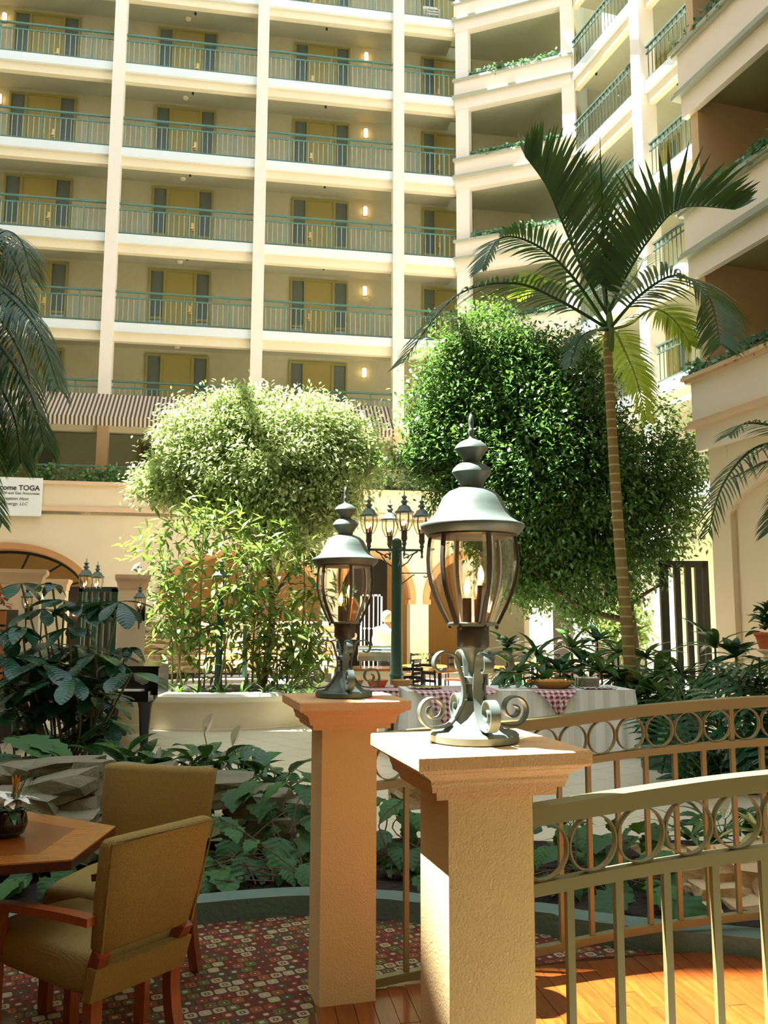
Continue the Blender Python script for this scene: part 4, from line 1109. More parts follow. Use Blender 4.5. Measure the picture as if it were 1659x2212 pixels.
# four lantern post
d = 12.5; b = at_y(857, 1300, d); b.z = 0
zt = at_y(857, 1163, d).z; za = at_y(857, 1188, d).z
root = thing('lamp_post', 'dark green cast lamp post carrying four lit lanterns on scrolled arms', 'lamp post', b)
MB().lathe([(.17, 0), (.17, .10), (.12, .14), (.11, .50), (.125, .56), (.10, .60), (.095, .74), (.105, .78), (.085, .82), (.078, 1.6), (.072, zt - .12), (.075, zt - .1), (.07, zt - .03), (.03, zt)], b, 20).build('post', M['post_green'], root, 40)
up = Vector((0, 0, 1))
for k, (ang, L_) in enumerate(((math.pi + .12, .41), (.12, .37), (-math.pi / 2 + .22, .45), (math.pi / 2 + .22, .45))):
    dr = Vector((math.cos(ang), math.sin(ang), 0))
    arm = MB(); arm.tube([b + up * za + dr * .06, b + up * za + dr * L_], .018, 8)
    arm.lathe([(0, -.13), (.025, -.10), (.012, -.07), (.02, -.02), (.02, .02)], b + up * za + dr * L_, 8)
    a = arm.build('arm', M['post_green'], root, 50)
    sc = MB()
    sp = spiral((.15, -.10), .012, .055, 4.5, 9.9, 14)
    pth = [b + up * (za + q[1]) + dr * q[0] for q in sp] + [b + up * (za - .02) + dr * .30]
    sc.tube(pth, .009, 5); sc.tube([b + up * (za - .24) + dr * .07, b + up * (za - .18) + dr * .16, b + up * (za - .06) + dr * .24, b + up * (za - .02) + dr * .31], .010, 5)
    sc.build('scroll', M['post_green'], a)
    cc = b + up * (za + .02) + dr * L_
    MB().lathe([(.02, 0), (.035, .03), (.025, .06), (.045, .10), (.04, .16)], cc, 10).build('lantern_cup', M['bronze_dark'], root, 40)
    small_lantern(root, cc + up * .16, 1.0)
zs = at_y(857, 1238, d).z
br = MB(); br.tube([b + up * zs + Vector((.07, 0, 0)), b + up * zs + Vector((.42, 0, 0))] + [b + Vector((.42 - .03 * math.sin(t), 0, zs - .03 + .03 * math.cos(t))) for t in np.linspace(0, -4.4, 9)], .009, 6)
br.tube([b + up * (zs - .16) + Vector((.07, 0, 0)), b + up * (zs - .04) + Vector((.22, 0, 0)), b + up * (zs - .02) + Vector((.26, 0, 0))], .009, 6)
br.build('sign_bracket', M['bronze_dark'], root, 50)
def post_lamp(px, dep, ytop_glass, label, s=1.0, r_=.05, base=0.0):
    b = at_y(px, 1300, dep); b.z = base
    zf = at_y(px, ytop_glass, dep).z
    root = thing('lamp_post', label, 'lamp post', b)
    MB().lathe([(.10, 0), (.10, .08), (r_ * 1.2, .12), (r_ * 1.1, .4), (r_, .45), (r_ * .9, zf - base - .14), (.06, zf - base - .10), (.035, zf - base - .05), (.04, zf - base)], b, 16).build('post', M['post_green'], root, 40)
    small_lantern(root, Vector((b.x, b.y, zf)), s)
post_lamp(476, 13.0, 1290, 'green lamp post with one lit lantern standing in the round planter', 1.0, .052, .46)
post_lamp(532, 16.15, 1262, 'lamp post with a sunlit lantern roof behind the canes', 1.0)
post_lamp(183, 13.6, 1283, 'left lamp of the lantern pair beside the iron screen', .9, .03)
post_lamp(208, 14.6, 1281, 'smaller right lamp of the lantern pair beside the iron screen', .85, .03)
def wall_lantern(px, py_base, dep, label, s=.62):
    c = at_y(px, py_base, dep)
    root = thing('wall_lantern', label, 'lantern', c + Vector((0, .1, 0)), 0, 'wall lanterns on the square piers')
    MB().box(c.x - .05, c.x + .05, c.y + .08, c.y + .11, c.z - .12, c.z + .1).build('back_plate', M['black'], root)
    MB().tube([c + Vector((0, .09, -.02)), c + Vector((0, .05, -.07)), c + Vector((0, 0, -.03)), c], .014, 6).build('bracket', M['black'], root, 50)
    MB().lathe([(0, -.24), (.008, -.22), (.012, -.1), (.03, -.05), (.02, 0)], c, 8).build('tail', M['black'], root, 40)
    small_lantern(root, c, s)
wall_lantern(301, 1322, 11.78, 'black wall lantern lit on the square pier beside the piano')
wall_lantern(57, 1320, 12.1, 'black wall lantern lit on the wide pier at the left edge')

# iron screen between the piers
root = thing('iron_screen', 'green iron screen of upright bars between the square piers', 'screen', at_y(208, 1400, 13.0) * 1)
a, b_ = at_y(166, 1400, 13.0), at_y(250, 1400, 13.0); zt = at_y(200, 1271, 13.0).z
root.matrix_basis = Matrix.Translation((a.x, 13.0, 0))
MB().box(a.x, b_.x, 12.98, 13.02, zt - .05, zt).box(a.x, a.x + .05, 12.98, 13.02, 0, zt).box(b_.x - .09, b_.x, 12.98, 13.02, 0, zt).box(a.x, b_.x, 12.98, 13.02, .1, .16).build('frame', M['post_green'], root)
for k in range(5):
    x = a.x + (b_.x - a.x) * (k + 1) / 6.2; MB().box(x - .012, x + .012, 12.99, 13.01, .1, zt).build('bar', M['rail_green'], root)

# grand piano
def piano():
    p0 = at_y(345, 1440, 10.5); x1 = p0.x; zt = 1.0
    c = Vector((x1 - .9, 11.2, 0))
    root = thing('grand_piano', 'black lacquered grand piano behind the glossy leaved plant', 'piano', c)
    out = [(x1, 10.45), (x1, 10.95), (x1 - .35, 11.5), (x1 - .8, 12.1), (x1 - 1.35, 12.2), (x1 - 1.75, 11.9), (x1 - 1.85, 10.45)]
    sm = smooth_path(out[1:6], 5)
    poly = [out[0]] + [(p.x, p.y) for p in sm] + [out[6]]
    MB().prism(poly, .66, .98).build('case', M['piano'], root, 30)
    MB().prism([((x - c.x) * 1.015 + c.x, (y - c.y) * 1.01 + c.y) for x, y in poly], .98, 1.0).build('lid', M['piano'], root)
    MB().box(x1 - 1.80, x1 - .05, 10.22, 10.46, .60, .72).build('keybed', M['piano'], root)
    MB().box(x1 - 1.70, x1 - .15, 10.24, 10.42, .72, .735).build('keys', M['china'], root)
    for (x, y) in ((x1 - .17, 10.55), (x1 - 1.7, 10.55), (x1 - .95, 11.85)):
        MB().lathe([(.03, 0), (.045, .07), (.05, .10), (.075, .50), (.09, .56), (.14, .62), (.15, .67)], (x, y, 0), 8, math.pi / 8).build('leg', M['piano'], root, 30)
    m = MB(); m.box(x1 - 1.0, x1 - .85, 10.75, 10.80, .12, .66).box(x1 - 1.06, x1 - .79, 10.70, 10.85, .08, .14).build('pedal_lyre', M['piano'], root)
piano()

# buffet table with cloths and food
def buffet():
    a = at_z(880, 1494, .76); b = at_z(1372, 1491, .76)
    a.z = b.z = 0; dr = (b - a).normalized(); nr = Vector((-dr.y, dr.x, 0)); L = (b - a).length; D = .82
    root = thing('buffet_table', 'long folding buffet table under the white linen', 'table', a + dr * L / 2 + nr * D / 2)
    q = lambda t, o, z: a + dr * t + nr * o + Vector((0, 0, z))
    m = MB(); m.hexa([q(.03, .03, .72), q(L - .03, .03, .72), q(L - .03, D - .03, .72), q(.03, D - .03, .72), q(.03, .03, .748), q(L - .03, .03, .748), q(L - .03, D - .03, .748), q(.03, D - .03, .748)]); m.build('tabletop', M['wood_table'], root)
    for t, o in ((.12, .12), (L - .12, .12), (.12, D - .12), (L - .12, D - .12)): MB().tube([q(t, o, 0), q(t, o, .72)], .016, 6).build('leg', M['bronze_dark'], root)
    cl = thing('tablecloth', 'white linen cloth with soft pleats draped over the long buffet table', 'tablecloth', a + dr * L / 2 + nr * D / 2)
    cl.matrix_basis = Matrix.Translation(a + Vector((0, 0, .0))) @ Matrix.Rotation(math.atan2(dr.y, dr.x), 4, 'Z')
    per = []
    n1, n2 = 90, 28
    for i in range(n1): per.append((L * i / n1, 0, -1))
    for i in range(n2): per.append((L, D * i / n2, 1))
    for i in range(n1): per.append((L - L * i / n1, D, 1))
    for i in range(n2): per.append((0, D - D * i / n2, -1))
    vs = []; fs = []; N = len(per); rows = [(.762, 0), (.745, .012), (.5, .5), (.25, .8), (.015, 1)]
    cx, cy = L / 2, D / 2
    for z, w in rows:
        for i, (x, y, s) in enumerate(per):
            amp = .028 * w * math.sin(i * .85) + .018 * w * math.sin(i * .31 + 1)
            ox = (.04 * w + amp) * (1 if x >= L - 1e-6 else -1 if x <= 1e-6 else 0); oy = (.04 * w + amp) * (1 if y >= D - 1e-6 else -1 if y <= 1e-6 else 0)
            vs.append((x + ox, y + oy, z))
    for r in range(len(rows) - 1):
        for i in range(N): fs.append((r * N + i, (r + 1) * N + i, (r + 1) * N + (i + 1) % N, r * N + (i + 1) % N))
    MB().add(vs, fs).build('skirt', M['linen_skirt'], cl, 70, world=False)
    MB().box(-.002, L + .002, -.002, D + .002, .757, .764).build('top_cloth', M['linen'], cl, world=False)
    def T(px, py): # pixel on the top plane -> (t,o)
        p = at_z(px, py, .765) - a; return p.dot(dr), p.dot(nr)
    return a, dr, nr, L, D, q, T
BA, BD, BN, BL, BDp, BQ, BT = buffet()
def checker(label, t0, t1, drop, tip=None, back=.6):
    """cloth lying on the table and hanging over the front edge"""
    r = thing('checkered_cloth', label, 'cloth', BQ((t0 + t1) / 2, 0, .766))
    r.matrix_basis = Matrix.Translation(BQ((t0 + t1) / 2, 0, .766)) @ Matrix.Rotation(math.atan2(BD.y, BD.x), 4, 'Z')
    n = 24; rows = [(back, .003), (.02, .003), (-.03, -.003), (-.055, -.06), (-.075, -drop * .5), (-.085, -drop)]
    vs = []; fs = []
    for j, (o, z) in enumerate(rows):
        for i in range(n + 1):
            f = i / n; t = (f - .5) * (t1 - t0)
            if j >= 2:
                k = (j - 2) / 3
                if tip is not None: t = t * (1 - k * .92) + (tip - .5) * (t1 - t0) * k * .92
                else: t = t * (1 + .0 * k)
            w = .012 * math.sin(i * 1.1 + j) * (1 if j > 2 else .25)
            vs.append((t, o + w - (.01 if j > 2 else 0), z + (abs(w) * .5 if j < 2 else 0)))
    for j in range(len(rows) - 1):
        for i in range(n): fs.append((j * (n + 1) + i, (j + 1) * (n + 1) + i, (j + 1) * (n + 1) + i + 1, j * (n + 1) + i + 1))
    o = MB().add(vs, fs).build('cloth', M['check'], r, 70, world=False)
    sm = o.modifiers.new('thickness', 'SOLIDIFY'); sm.thickness = .004
    return r
tl = BT(893, 1492)[0]; tr_ = BT(1078, 1492)[0]
checker('burgundy checkered cloth over the left end of the buffet, corner hanging down', tl, tr_, .50, .42, .70)
t2, t3 = BT(1150, 1491)[0], BT(1245, 1491)[0]
checker('burgundy checkered napkin hanging in a point under the bread basket', t2, t3, .30, .55, .25)
t4, t5 = BT(1262, 1490)[0], BT(1335, 1490)[0]
r = thing('checkered_cloth', 'crumpled checkered napkin lying beside the stack of plates', 'cloth', BQ((t4 + t5) / 2, .1, .766))
m = MB(); vs = []; fs = []
for j in range(7):
    for i in range(15):
        vs.append(tuple(BQ(t4 + (t5 - t4) * i / 14, .03 + .035 * j, .768 + .02 * abs(math.sin(i * 1.3 + j * .9)))))
for j in range(6):
    for i in range(14): fs.append((j * 15 + i, j * 15 + i + 1, (j + 1) * 15 + i + 1, (j + 1) * 15 + i))
m.add(vs, fs).build('cloth', M['check'], r, 60)
# plates
pc_ = BQ(BT(1287, 1489)[0], .38, .766)
for k in range(9):
    p = MB().lathe([(.0, .004), (.09, .004), (.145, .013), (.148, .016), (.14, .015), (.09, .008), (0, .008)], (pc_.x, pc_.y, pc_.z + k * .0125), 24).build('plate', M['china'], None, 50)
    tag(p, ['bottom white dinner plate of', 'second lowest white dinner plate in', 'third lowest white dinner plate in', 'white dinner plate just below the middle of', 'middle white dinner plate of', 'white dinner plate just above the middle of', 'third highest white dinner plate in', 'second highest white dinner plate in', 'topmost white dinner plate of'][k] + ' the stack on the buffet', 'plate', 'stacked dinner plates')
# bread basket
bc = BQ(BT(1197, 1488)[0], .26, .77)
r = thing('bread_basket', 'shallow wicker basket of bread standing on the checkered napkin', 'basket', bc)
MB().lathe([(.0, 0), (.17, .0), (.235, .075), (.245, .085), (.225, .08), (.16, .02), (0, .02)], bc, 24).build('basket', M['wicker'], r, 50)
random.seed(3)
for k in range(9):
    a = random.uniform(0, 6.28); q_ = random.uniform(.0, .13); m = MB()
    m.lathe([(0, -.03), (.04, -.02), (.05, 0), (.04, .022), (0, .032)], (bc.x + q_ * math.cos(a), bc.y + q_ * math.sin(a), bc.z + .075), 10)
    tag(m.build('bread_roll', M['bread'], None, 60), 'crusty bread roll heaped in the wicker basket on the buffet', 'bread', 'bread rolls in the basket')
# green garnish and orange flowers on the buffet
def garnish(name, label, px, o, n, mats, spread, hgt):
    c = BQ(BT(px, 1489)[0], o, .766)
    r = thing(name, label, 'plant', c)
    lm_ = petal_mesh('leaf', .16, .022, .2, mats[0])
    for k in range(n):
        inst(lm_, orient(c + Vector((random.uniform(-spread, spread), random.uniform(-.1, .1), .005)), random.uniform(0, 6.28), random.uniform(.0, hgt), 0, random.uniform(.7, 1.4)), 'leaf', r)
    if len(mats) > 1:
        fm = petal_mesh('petal', .05, .03, .3, mats[1])
        for k in range(10): inst(fm, orient(c + Vector((random.uniform(-.06, .06), random.uniform(-.05, .05), .06)), random.uniform(0, 6.28), random.uniform(.2, 1.2)), 'petal', r)
garnish('green_garnish', 'spray of green garnish leaves between basket and plates', 1252, .35, 26, [M['lf_shrub']], .14, .8)
garnish('flower_garnish', 'orange flowers with leaves left of the bread basket', 1158, .30, 12, [M['lf_vine'], M['petal_orange']], .07, .7)
garnish('green_garnish', 'flat green garnish lying left of the orange flowers', 1105, .35, 22, [M['lf_vine']], .16, .3)
# serving tray at the left end of the buffet
tc = BQ(BT(925, 1491)[0], .30, .766)
r = MB().lathe([(0, .006), (.17, .006), (.19, .014), (.20, .03), (.195, .03), (.18, .016), (0, .012)], tc, 24).build('serving_tray', M['silver'], None, 50)
tag(r, 'round silver serving tray on the checkered cloth at the left end', 'tray')
# left table with checkered cloth
ta, tb = at_z(770, 1492, .74), at_z(858, 1490, .74)
c = (ta + tb) / 2 + Vector((0, .45, 0))
root = thing('side_table', 'side table with chafing dishes left of the lamp post', 'table', (c.x, c.y, 0))
MB().box(ta.x - .3, tb.x, ta.y, ta.y + .9, .70, .735).build('tabletop', M['wood_table'], root)
for sx in (ta.x - .24, tb.x - .06):
    for sy in (ta.y + .06, ta.y + .84): MB().tube([(sx, sy, 0), (sx, sy, .7)], .02, 6).build('leg', M['bronze_dark'], root)
o = MB().box(ta.x - .32, tb.x + .02, ta.y - .02, ta.y + .92, .736, .742).box(ta.x - .32, tb.x + .02, ta.y - .02, ta.y - .014, .45, .742).build('checkered_cloth', M['check'])
tag(o, 'burgundy checkered cloth on the side table left of the lamp post', 'cloth')
# roll top chafing dishes
def chafing(c, s, label):
    r = thing('chafing_dish', label, 'chafing dish', c, .05, 'chafing dishes')
    m = MB(); vs = []; fs = []; n = 12
    for x in (-.30, .30):
        for k in range(n + 1):
            u = math.pi * k / n; vs.append((x * s, -.2 * s * math.cos(u), (.20 + .17 * math.sin(u)) * s))
    for k in range(n): fs.append((k, k + 1, n + 2 + k, n + 1 + k))
    fs += [tuple(range(n + 1))[::-1], tuple(range(n + 1, 2 * n + 2))]
    m.add(vs, fs).build('lid', M['silver'], r, 40, world=False)
    MB().box(-.31 * s, .31 * s, -.21 * s, .21 * s, .12 * s, .20 * s).build('pan', M['silver'], r, world=False)
    for x in (-.26, .26):
        for y in (-.16, .16): MB().box((x - .015) * s, (x + .015) * s, (y - .015) * s, (y + .015) * s, 0, .12 * s).build('leg', M['silver'], r, world=False)
    MB().tube([(-.08 * s, -.21 * s, .30 * s), (0, -.23 * s, .31 * s), (.08 * s, -.21 * s, .30 * s)], .01, 6).build('lid_handle', M['black'], r, world=False)
p = at_y(818, 1440, 14.5)
root = thing('serving_counter', 'pale serving counter under the roll top chafing dish', 'counter', (p.x, 14.9, 0))
MB().box(p.x - .40, p.x + .45, 14.5, 15.3, 0, .72).build('body', M['planter'], root); MB().box(p.x - .45, p.x + .5, 14.45, 15.35, .72, .76).build('counter_top', M['wood_table_border'], root)
chafing(Vector((p.x - .05, 14.8, .76)), 1.0, 'roll top steel chafing dish in front of the person in the white shirt')
q_ = Vector(((ta.x + tb.x) / 2 - .05, ta.y + .45, .742))
for k in range(3):
    bb = q_ + Vector((-.25 + .3 * k, .05, 0))
    o = MB().lathe([(0, 0), (.09, 0), (.13, .08), (.135, .09), (.12, .085), (0, .07)], bb, 16).build('food_bowl', M['wicker'] if k != 1 else M['terracotta'], None, 50)
    tag(o, ['wicker bowl at the left end of the side table', 'terracotta bowl in the middle of the side table', 'wicker bowl beside the lamp post on the side table'][k], 'bowl')

# cafe tables and chairs
def cafe_chair(c, rz, label):
    r = thing('cafe_chair', label, 'chair', c, rz, 'black ladder back cafe chairs')
    MB().box(-.2, .2, -.2, .2, .44, .47).build('seat', M['red_leaf'] if False else M['wood_leg'], r, world=False)
    for x in (-.18, .18):
        MB().strap([(x, -.2, 0), (x, -.19, .45), (x, -.25, .88)], (1, 0, 0), .028, .028).build('leg', M['black'], r, world=False)
        MB().strap([(x, .18, 0), (x, .18, .44)], (1, 0, 0), .028, .028).build('leg', M['black'], r, world=False)
    for z, y in ((.84, -.245), (.72, -.228), (.60, -.21)):
        MB().strap([(-.2, y + .0, z), (0, y - .03, z + .015), (.2, y, z)], (0, 0, 1), .045, .016).build('back_rung', M['black'], r, world=False)
    return r
ch = [(868, 1418, 16.5, .3, 'between the lamp post and the cream pier'), (892, 1408, 18.0, 2.6, 'nearest the foot of the cream arcade pier'), (905, 1432, 15.0, 1.2, 'at the wooden table right of the lamp post'), (925, 1450, 13.6, 3.4, 'nearest behind the checkered buffet cloth'), (950, 1402, 18.5, -.4, 'by the ochre wall left of the near lantern'), (985, 1420, 16.5, 2.9, 'just behind the near lantern scrolls'), (880, 1455, 13.0, .1, 'beside the lamp post foot'), (1062, 1412, 17.0, -.6, 'right of the near lantern behind the buffet'), (1105, 1408, 17.5, 2.4, 'behind the first dracaena'), (1185, 1406, 18.5, .4, 'in front of the round cream column'), (1240, 1408, 18.0, -2.6, 'in front of the dark doorway'), (1300, 1410, 18.5, 3.0, 'right of the dark doorway behind the trunk')]
CH = None
for k, (px, py, dep, rz, where) in enumerate(ch):
    c = at_y(px, py, dep); c.z = 0; c.x += {2: -.25, 0: -.3, 4: -.1}.get(k, 0); c.y += {2: .3, 0: .5}.get(k, 0)
    lb = 'black ladder back cafe chair ' + where
    if CH is None: CH = cafe_chair(c, rz, lb)
    else:
        o = copy_tree(CH, Matrix.Translation(c) @ Matrix.Rotation(rz, 4, 'Z')); o['label'] = lb
for k, (px, dep, where) in enumerate(((915, 16.0, 'right of the lamp post'), (950, 14.6, 'behind the buffet, left of the near lantern'), (1050, 15.6, 'right of the near lantern'), (1150, 17.0, 'behind the first dracaenas'), (1275, 17.0, 'behind the palm trunk'))):
    c = at_y(px, 1430, dep); c.z = 0
    r = thing('cafe_table', 'round wooden cafe table ' + where, 'table', c, 0, 'round cafe tables')
    MB().lathe([(0, .71), (.42, .71), (.44, .725), (.42, .745), (0, .745)], c, 24).build('tabletop', M['wood_table_border'], r, 40)
    MB().lathe([(.24, 0), (.24, .03), (.035, .05), (.035, .70), (.12, .71)], c, 12).build('pedestal', M['black'], r, 40)
    if k in (0, 3):
        pm_ = thing('table_plant', 'small potted green plant on the cafe table ' + where, 'plant', c + Vector((0, 0, .745)))
        MB().lathe([(.04, 0), (.055, .09), (.06, .10), (0, .09)], c + Vector((0, 0, .745)), 12).build('pot', M['china'], pm_, 40)
        lm_ = petal_mesh('leaf', .22, .02, -.3, M['lf_shrub'])
        for j in range(18): inst(lm_, orient(c + Vector((0, 0, .83)), random.uniform(0, 6.28), random.uniform(.5, 1.4)), 'leaf', pm_)

# person in a white shirt, seen from behind
def person():
    dep = 17.0
    c = at_y(836, 1400, dep); c.z = 0
    r = thing('person', 'person with grey blond hair and white shirt, back turned, by the iron gate', 'person', c, .1)
    def skinned(name, verts, edges, rad, mat, sub=2, parent=r):
        me = bpy.data.meshes.new(name); me.from_pydata(verts, edges, []); me.materials.append(mat)
        o = bpy.data.objects.new(name, me); COL.objects.link(o); o.parent = parent
        o.modifiers.new('skin', 'SKIN'); s = o.modifiers.new('sub', 'SUBSURF'); s.levels = sub; s.render_levels = sub
        me.skin_vertices[0].data[0].use_root = True
        for v, q in zip(me.skin_vertices[0].data, rad): v.radius = q if isinstance(q, tuple) else (q, q)
        return o
    # facing away (+y); arms forward, busy at the counter
    V = [(0, 0, .93), (0, .0, 1.12), (0, -.01, 1.30), (0, .0, 1.42), (0, .02, 1.50), (0, .035, 1.58),
         (-.17, 0, 1.38), (-.24, .03, 1.16), (-.20, .22, 1.06), (-.17, .32, 1.08), (.17, 0, 1.38), (.25, .03, 1.16), (.20, .22, 1.06), (.17, .32, 1.08),
         (-.09, 0, .86), (-.10, .01, .48), (-.10, -.02, .09), (-.10, .12, .04), (.09, 0, .86), (.10, .01, .48), (.10, -.02, .09), (.10, .12, .04)]
    E_ = [(0, 1), (1, 2), (2, 3), (3, 4), (4, 5), (3, 6), (6, 7), (7, 8), (8, 9), (3, 10), (10, 11), (11, 12), (12, 13), (0, 14), (14, 15), (15, 16), (16, 17), (0, 18), (18, 19), (19, 20), (20, 21)]
    RR = [(.15, .10), (.14, .10), (.15, .10), (.11, .08), .05, .075, .065, .046, .036, .03, .065, .046, .036, .03, .085, .06, .045, .035, .085, .06, .045, .035]
    body = skinned('body', V, E_, RR, M['skin'])
    skinned('shirt', [V[0], V[1], V[2], (0, 0, 1.43), V[6], V[7], (-.21, .18, 1.08), V[10], V[11], (.21, .18, 1.08)], [(0, 1), (1, 2), (2, 3), (3, 4), (4, 5), (5, 6), (3, 7), (7, 8), (8, 9)], [(.19, .14), (.18, .13), (.19, .13), (.13, .10), .088, .068, .056, .088, .068, .056], M['shirt'])
    skinned('trousers', [(0, 0, .96), V[14], V[15], V[16], V[18], V[19], V[20]], [(0, 1), (1, 2), (2, 3), (0, 4), (4, 5), (5, 6)], [(.18, .135), .115, .085, .07, .115, .085, .07], M['trousers'])
    # head details and hair
    MB().lathe([(0, -.115), (.05, -.10), (.078, -.04), (.086, .02), (.08, .07), (.05, .105), (0, .118)], (0, .03, 1.62), 18).build('head', M['skin'], body, 60, world=False)
    MB().lathe([(.074, -.10), (.088, -.06), (.098, .0), (.094, .06), (.066, .115), (0, .135)], (0, .012, 1.625), 18).build('hair', M['hair'], r, 60, world=False)
    for sx in (-1, 1): MB().lathe([(0, -.03), (.012, -.015), (.014, .01), (0, .03)], (sx * .088, .045, 1.61), 8).build('ear', M['skin'], body, 60, world=False)
    MB().lathe([(0, 0), (.016, .0), (.006, .04), (0, .045)], (0, .118, 1.59), 8).build('nose', M['skin'], body, 60, world=False)
    for sx in (-1, 1):
        MB().lathe([(0, -.008), (.010, 0), (0, .008)], (sx * .03, .108, 1.635), 8).build('eye', M['china'], body, 60, world=False)
        for k in range(4):
            x = sx * (.17 + (k - 1.5) * .018)
            MB().tube([(x, .34, 1.075), (x - sx * .004, .385 + .006 * (k % 2), 1.065), (x - sx * .008, .42, 1.045)], [.009, .008, .006], 6).build('finger', M['skin'], body, 60, world=False)
        MB().tube([(sx * .14, .33, 1.08), (sx * .115, .36, 1.075), (sx * .105, .385, 1.065)], [.011, .009, .007], 6).build('thumb', M['skin'], body, 60, world=False)
person()

# stones
def rock_mesh(name, sx, sy, sz, seed, mat, jit=.16):
    bm = bmesh.new(); bmesh.ops.create_cube(bm, size=2.0)
    bmesh.ops.subdivide_edges(bm, edges=bm.edges[:], cuts=1, use_grid_fill=True)
    R = random.Random(seed)
    for v in bm.verts:
        v.co = Vector((v.co.x * sx / 2, v.co.y * sy / 2, v.co.z * sz / 2))
        k = .90 if sum(abs(c) > .9 for c in (v.co.x * 2 / sx, v.co.y * 2 / sy, v.co.z * 2 / sz)) >= 3 else 1.0
        v.co *= k
        v.co += Vector((R.uniform(-1, 1) * sx, R.uniform(-1, 1) * sy, R.uniform(-1, 1) * sz)) * jit / 2
    me = bpy.data.meshes.new(name); bm.to_mesh(me); bm.free(); me.materials.append(mat); return me
def stone(parent, p, s, rot, seed, mat):
    return inst(rock_mesh('stone', s[0], s[1], s[2], seed, mat), Matrix.Translation(p) @ Euler(rot).to_matrix().to_4x4(), 'stone', parent)
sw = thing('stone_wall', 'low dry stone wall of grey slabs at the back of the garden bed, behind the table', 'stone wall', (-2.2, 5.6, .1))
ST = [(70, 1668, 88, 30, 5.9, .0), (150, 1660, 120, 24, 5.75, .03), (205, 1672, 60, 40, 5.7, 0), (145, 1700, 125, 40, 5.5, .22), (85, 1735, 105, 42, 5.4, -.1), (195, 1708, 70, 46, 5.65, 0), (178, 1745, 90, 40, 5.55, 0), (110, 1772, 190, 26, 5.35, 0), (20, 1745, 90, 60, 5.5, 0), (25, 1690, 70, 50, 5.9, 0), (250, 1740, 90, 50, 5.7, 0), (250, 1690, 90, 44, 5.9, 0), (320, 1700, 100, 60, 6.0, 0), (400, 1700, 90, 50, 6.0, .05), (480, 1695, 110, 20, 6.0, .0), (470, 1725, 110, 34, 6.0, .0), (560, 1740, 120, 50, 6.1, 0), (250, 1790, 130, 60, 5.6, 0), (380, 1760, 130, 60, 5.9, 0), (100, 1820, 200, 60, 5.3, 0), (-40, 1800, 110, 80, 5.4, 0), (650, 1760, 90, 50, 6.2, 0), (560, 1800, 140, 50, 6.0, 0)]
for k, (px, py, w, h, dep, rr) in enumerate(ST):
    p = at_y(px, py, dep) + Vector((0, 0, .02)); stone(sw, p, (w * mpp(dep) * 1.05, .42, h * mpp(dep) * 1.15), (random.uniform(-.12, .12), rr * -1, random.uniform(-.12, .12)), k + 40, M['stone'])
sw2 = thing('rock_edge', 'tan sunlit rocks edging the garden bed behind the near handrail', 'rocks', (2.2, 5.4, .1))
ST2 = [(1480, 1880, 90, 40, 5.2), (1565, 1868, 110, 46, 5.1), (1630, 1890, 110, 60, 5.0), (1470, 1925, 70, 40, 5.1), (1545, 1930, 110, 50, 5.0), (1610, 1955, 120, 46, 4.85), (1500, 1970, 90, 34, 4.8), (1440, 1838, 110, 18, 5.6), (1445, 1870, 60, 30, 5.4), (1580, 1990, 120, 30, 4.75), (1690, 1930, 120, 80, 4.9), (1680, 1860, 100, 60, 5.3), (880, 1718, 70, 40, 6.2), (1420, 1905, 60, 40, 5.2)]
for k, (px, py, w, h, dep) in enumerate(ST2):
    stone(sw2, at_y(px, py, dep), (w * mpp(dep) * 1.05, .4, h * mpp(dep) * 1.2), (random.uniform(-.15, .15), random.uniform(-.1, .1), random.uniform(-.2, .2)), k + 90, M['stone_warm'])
sw3 = thing('rock_cascade', 'sunlit flat ledge stones of the rock cascade behind the round planter', 'rocks', (-3.4, 17.0, 0))
random.seed(12)
for row in range(9):
    y0 = 1446 - row * 12; dep = 16.75 + row * .2
    x = 300 + random.uniform(-10, 10)
    while x < 700:
        w = random.uniform(36, 80)
        stone(sw3, at_y(x + w / 2, y0, dep), (w * mpp(dep) * 1.1, .6, 13 * mpp(dep) * 1.1), (0, 0, random.uniform(-.15, .15)), int(x) + row * 7, M['stone_warm'])
        x += w
m = MB(); a, b_ = at_y(300, 1450, 16.6), at_y(700, 1450, 16.6)
m.hexa([Vector((a.x, 16.3, 0)), Vector((b_.x, 16.3, 0)), Vector((b_.x, 19, 0)), Vector((a.x, 19, 0)), Vector((a.x, 16.3, .5)), Vector((b_.x, 16.3, .5)), Vector((b_.x, 19, 1.35)), Vector((a.x, 19, 1.35))])
struct(m.build('garden_soil.001', M['soil']), 'dark earth bank under the rock cascade', 'soil')

# iron fan grille and hanging greenery in the large arch
gc_ = (-10.62, 2.17)
root = thing('fan_grille', 'black iron fan grille in the head of the large arch at left', 'grille', RF.P(gc_[0], OA - .3, 2.0))
MB().fbox(RF, gc_[0] - 2.15, gc_[0] + 2.15, OA - .36, OA - .28, 1.95, 2.12).build('crossbar', M['black'], root)
for a in np.linspace(.35, math.pi - .35, 6):
    MB().strap([RF.P(gc_[0] + .5 * math.cos(a), OA - .32, gc_[1] + .3 * math.sin(a)), RF.P(gc_[0] + 2.1 * math.cos(a), OA - .32, gc_[1] + 1.26 * math.sin(a))], RF.n, .05, .05).build('spoke', M['black'], root)
MB().strap([RF.P(gc_[0] + 2.08 * math.cos(a), OA - .32, gc_[1] + 1.24 * math.sin(a)) for a in np.linspace(0, math.pi, 25)], RF.n, .06, .09).build('rim', M['black'], root)
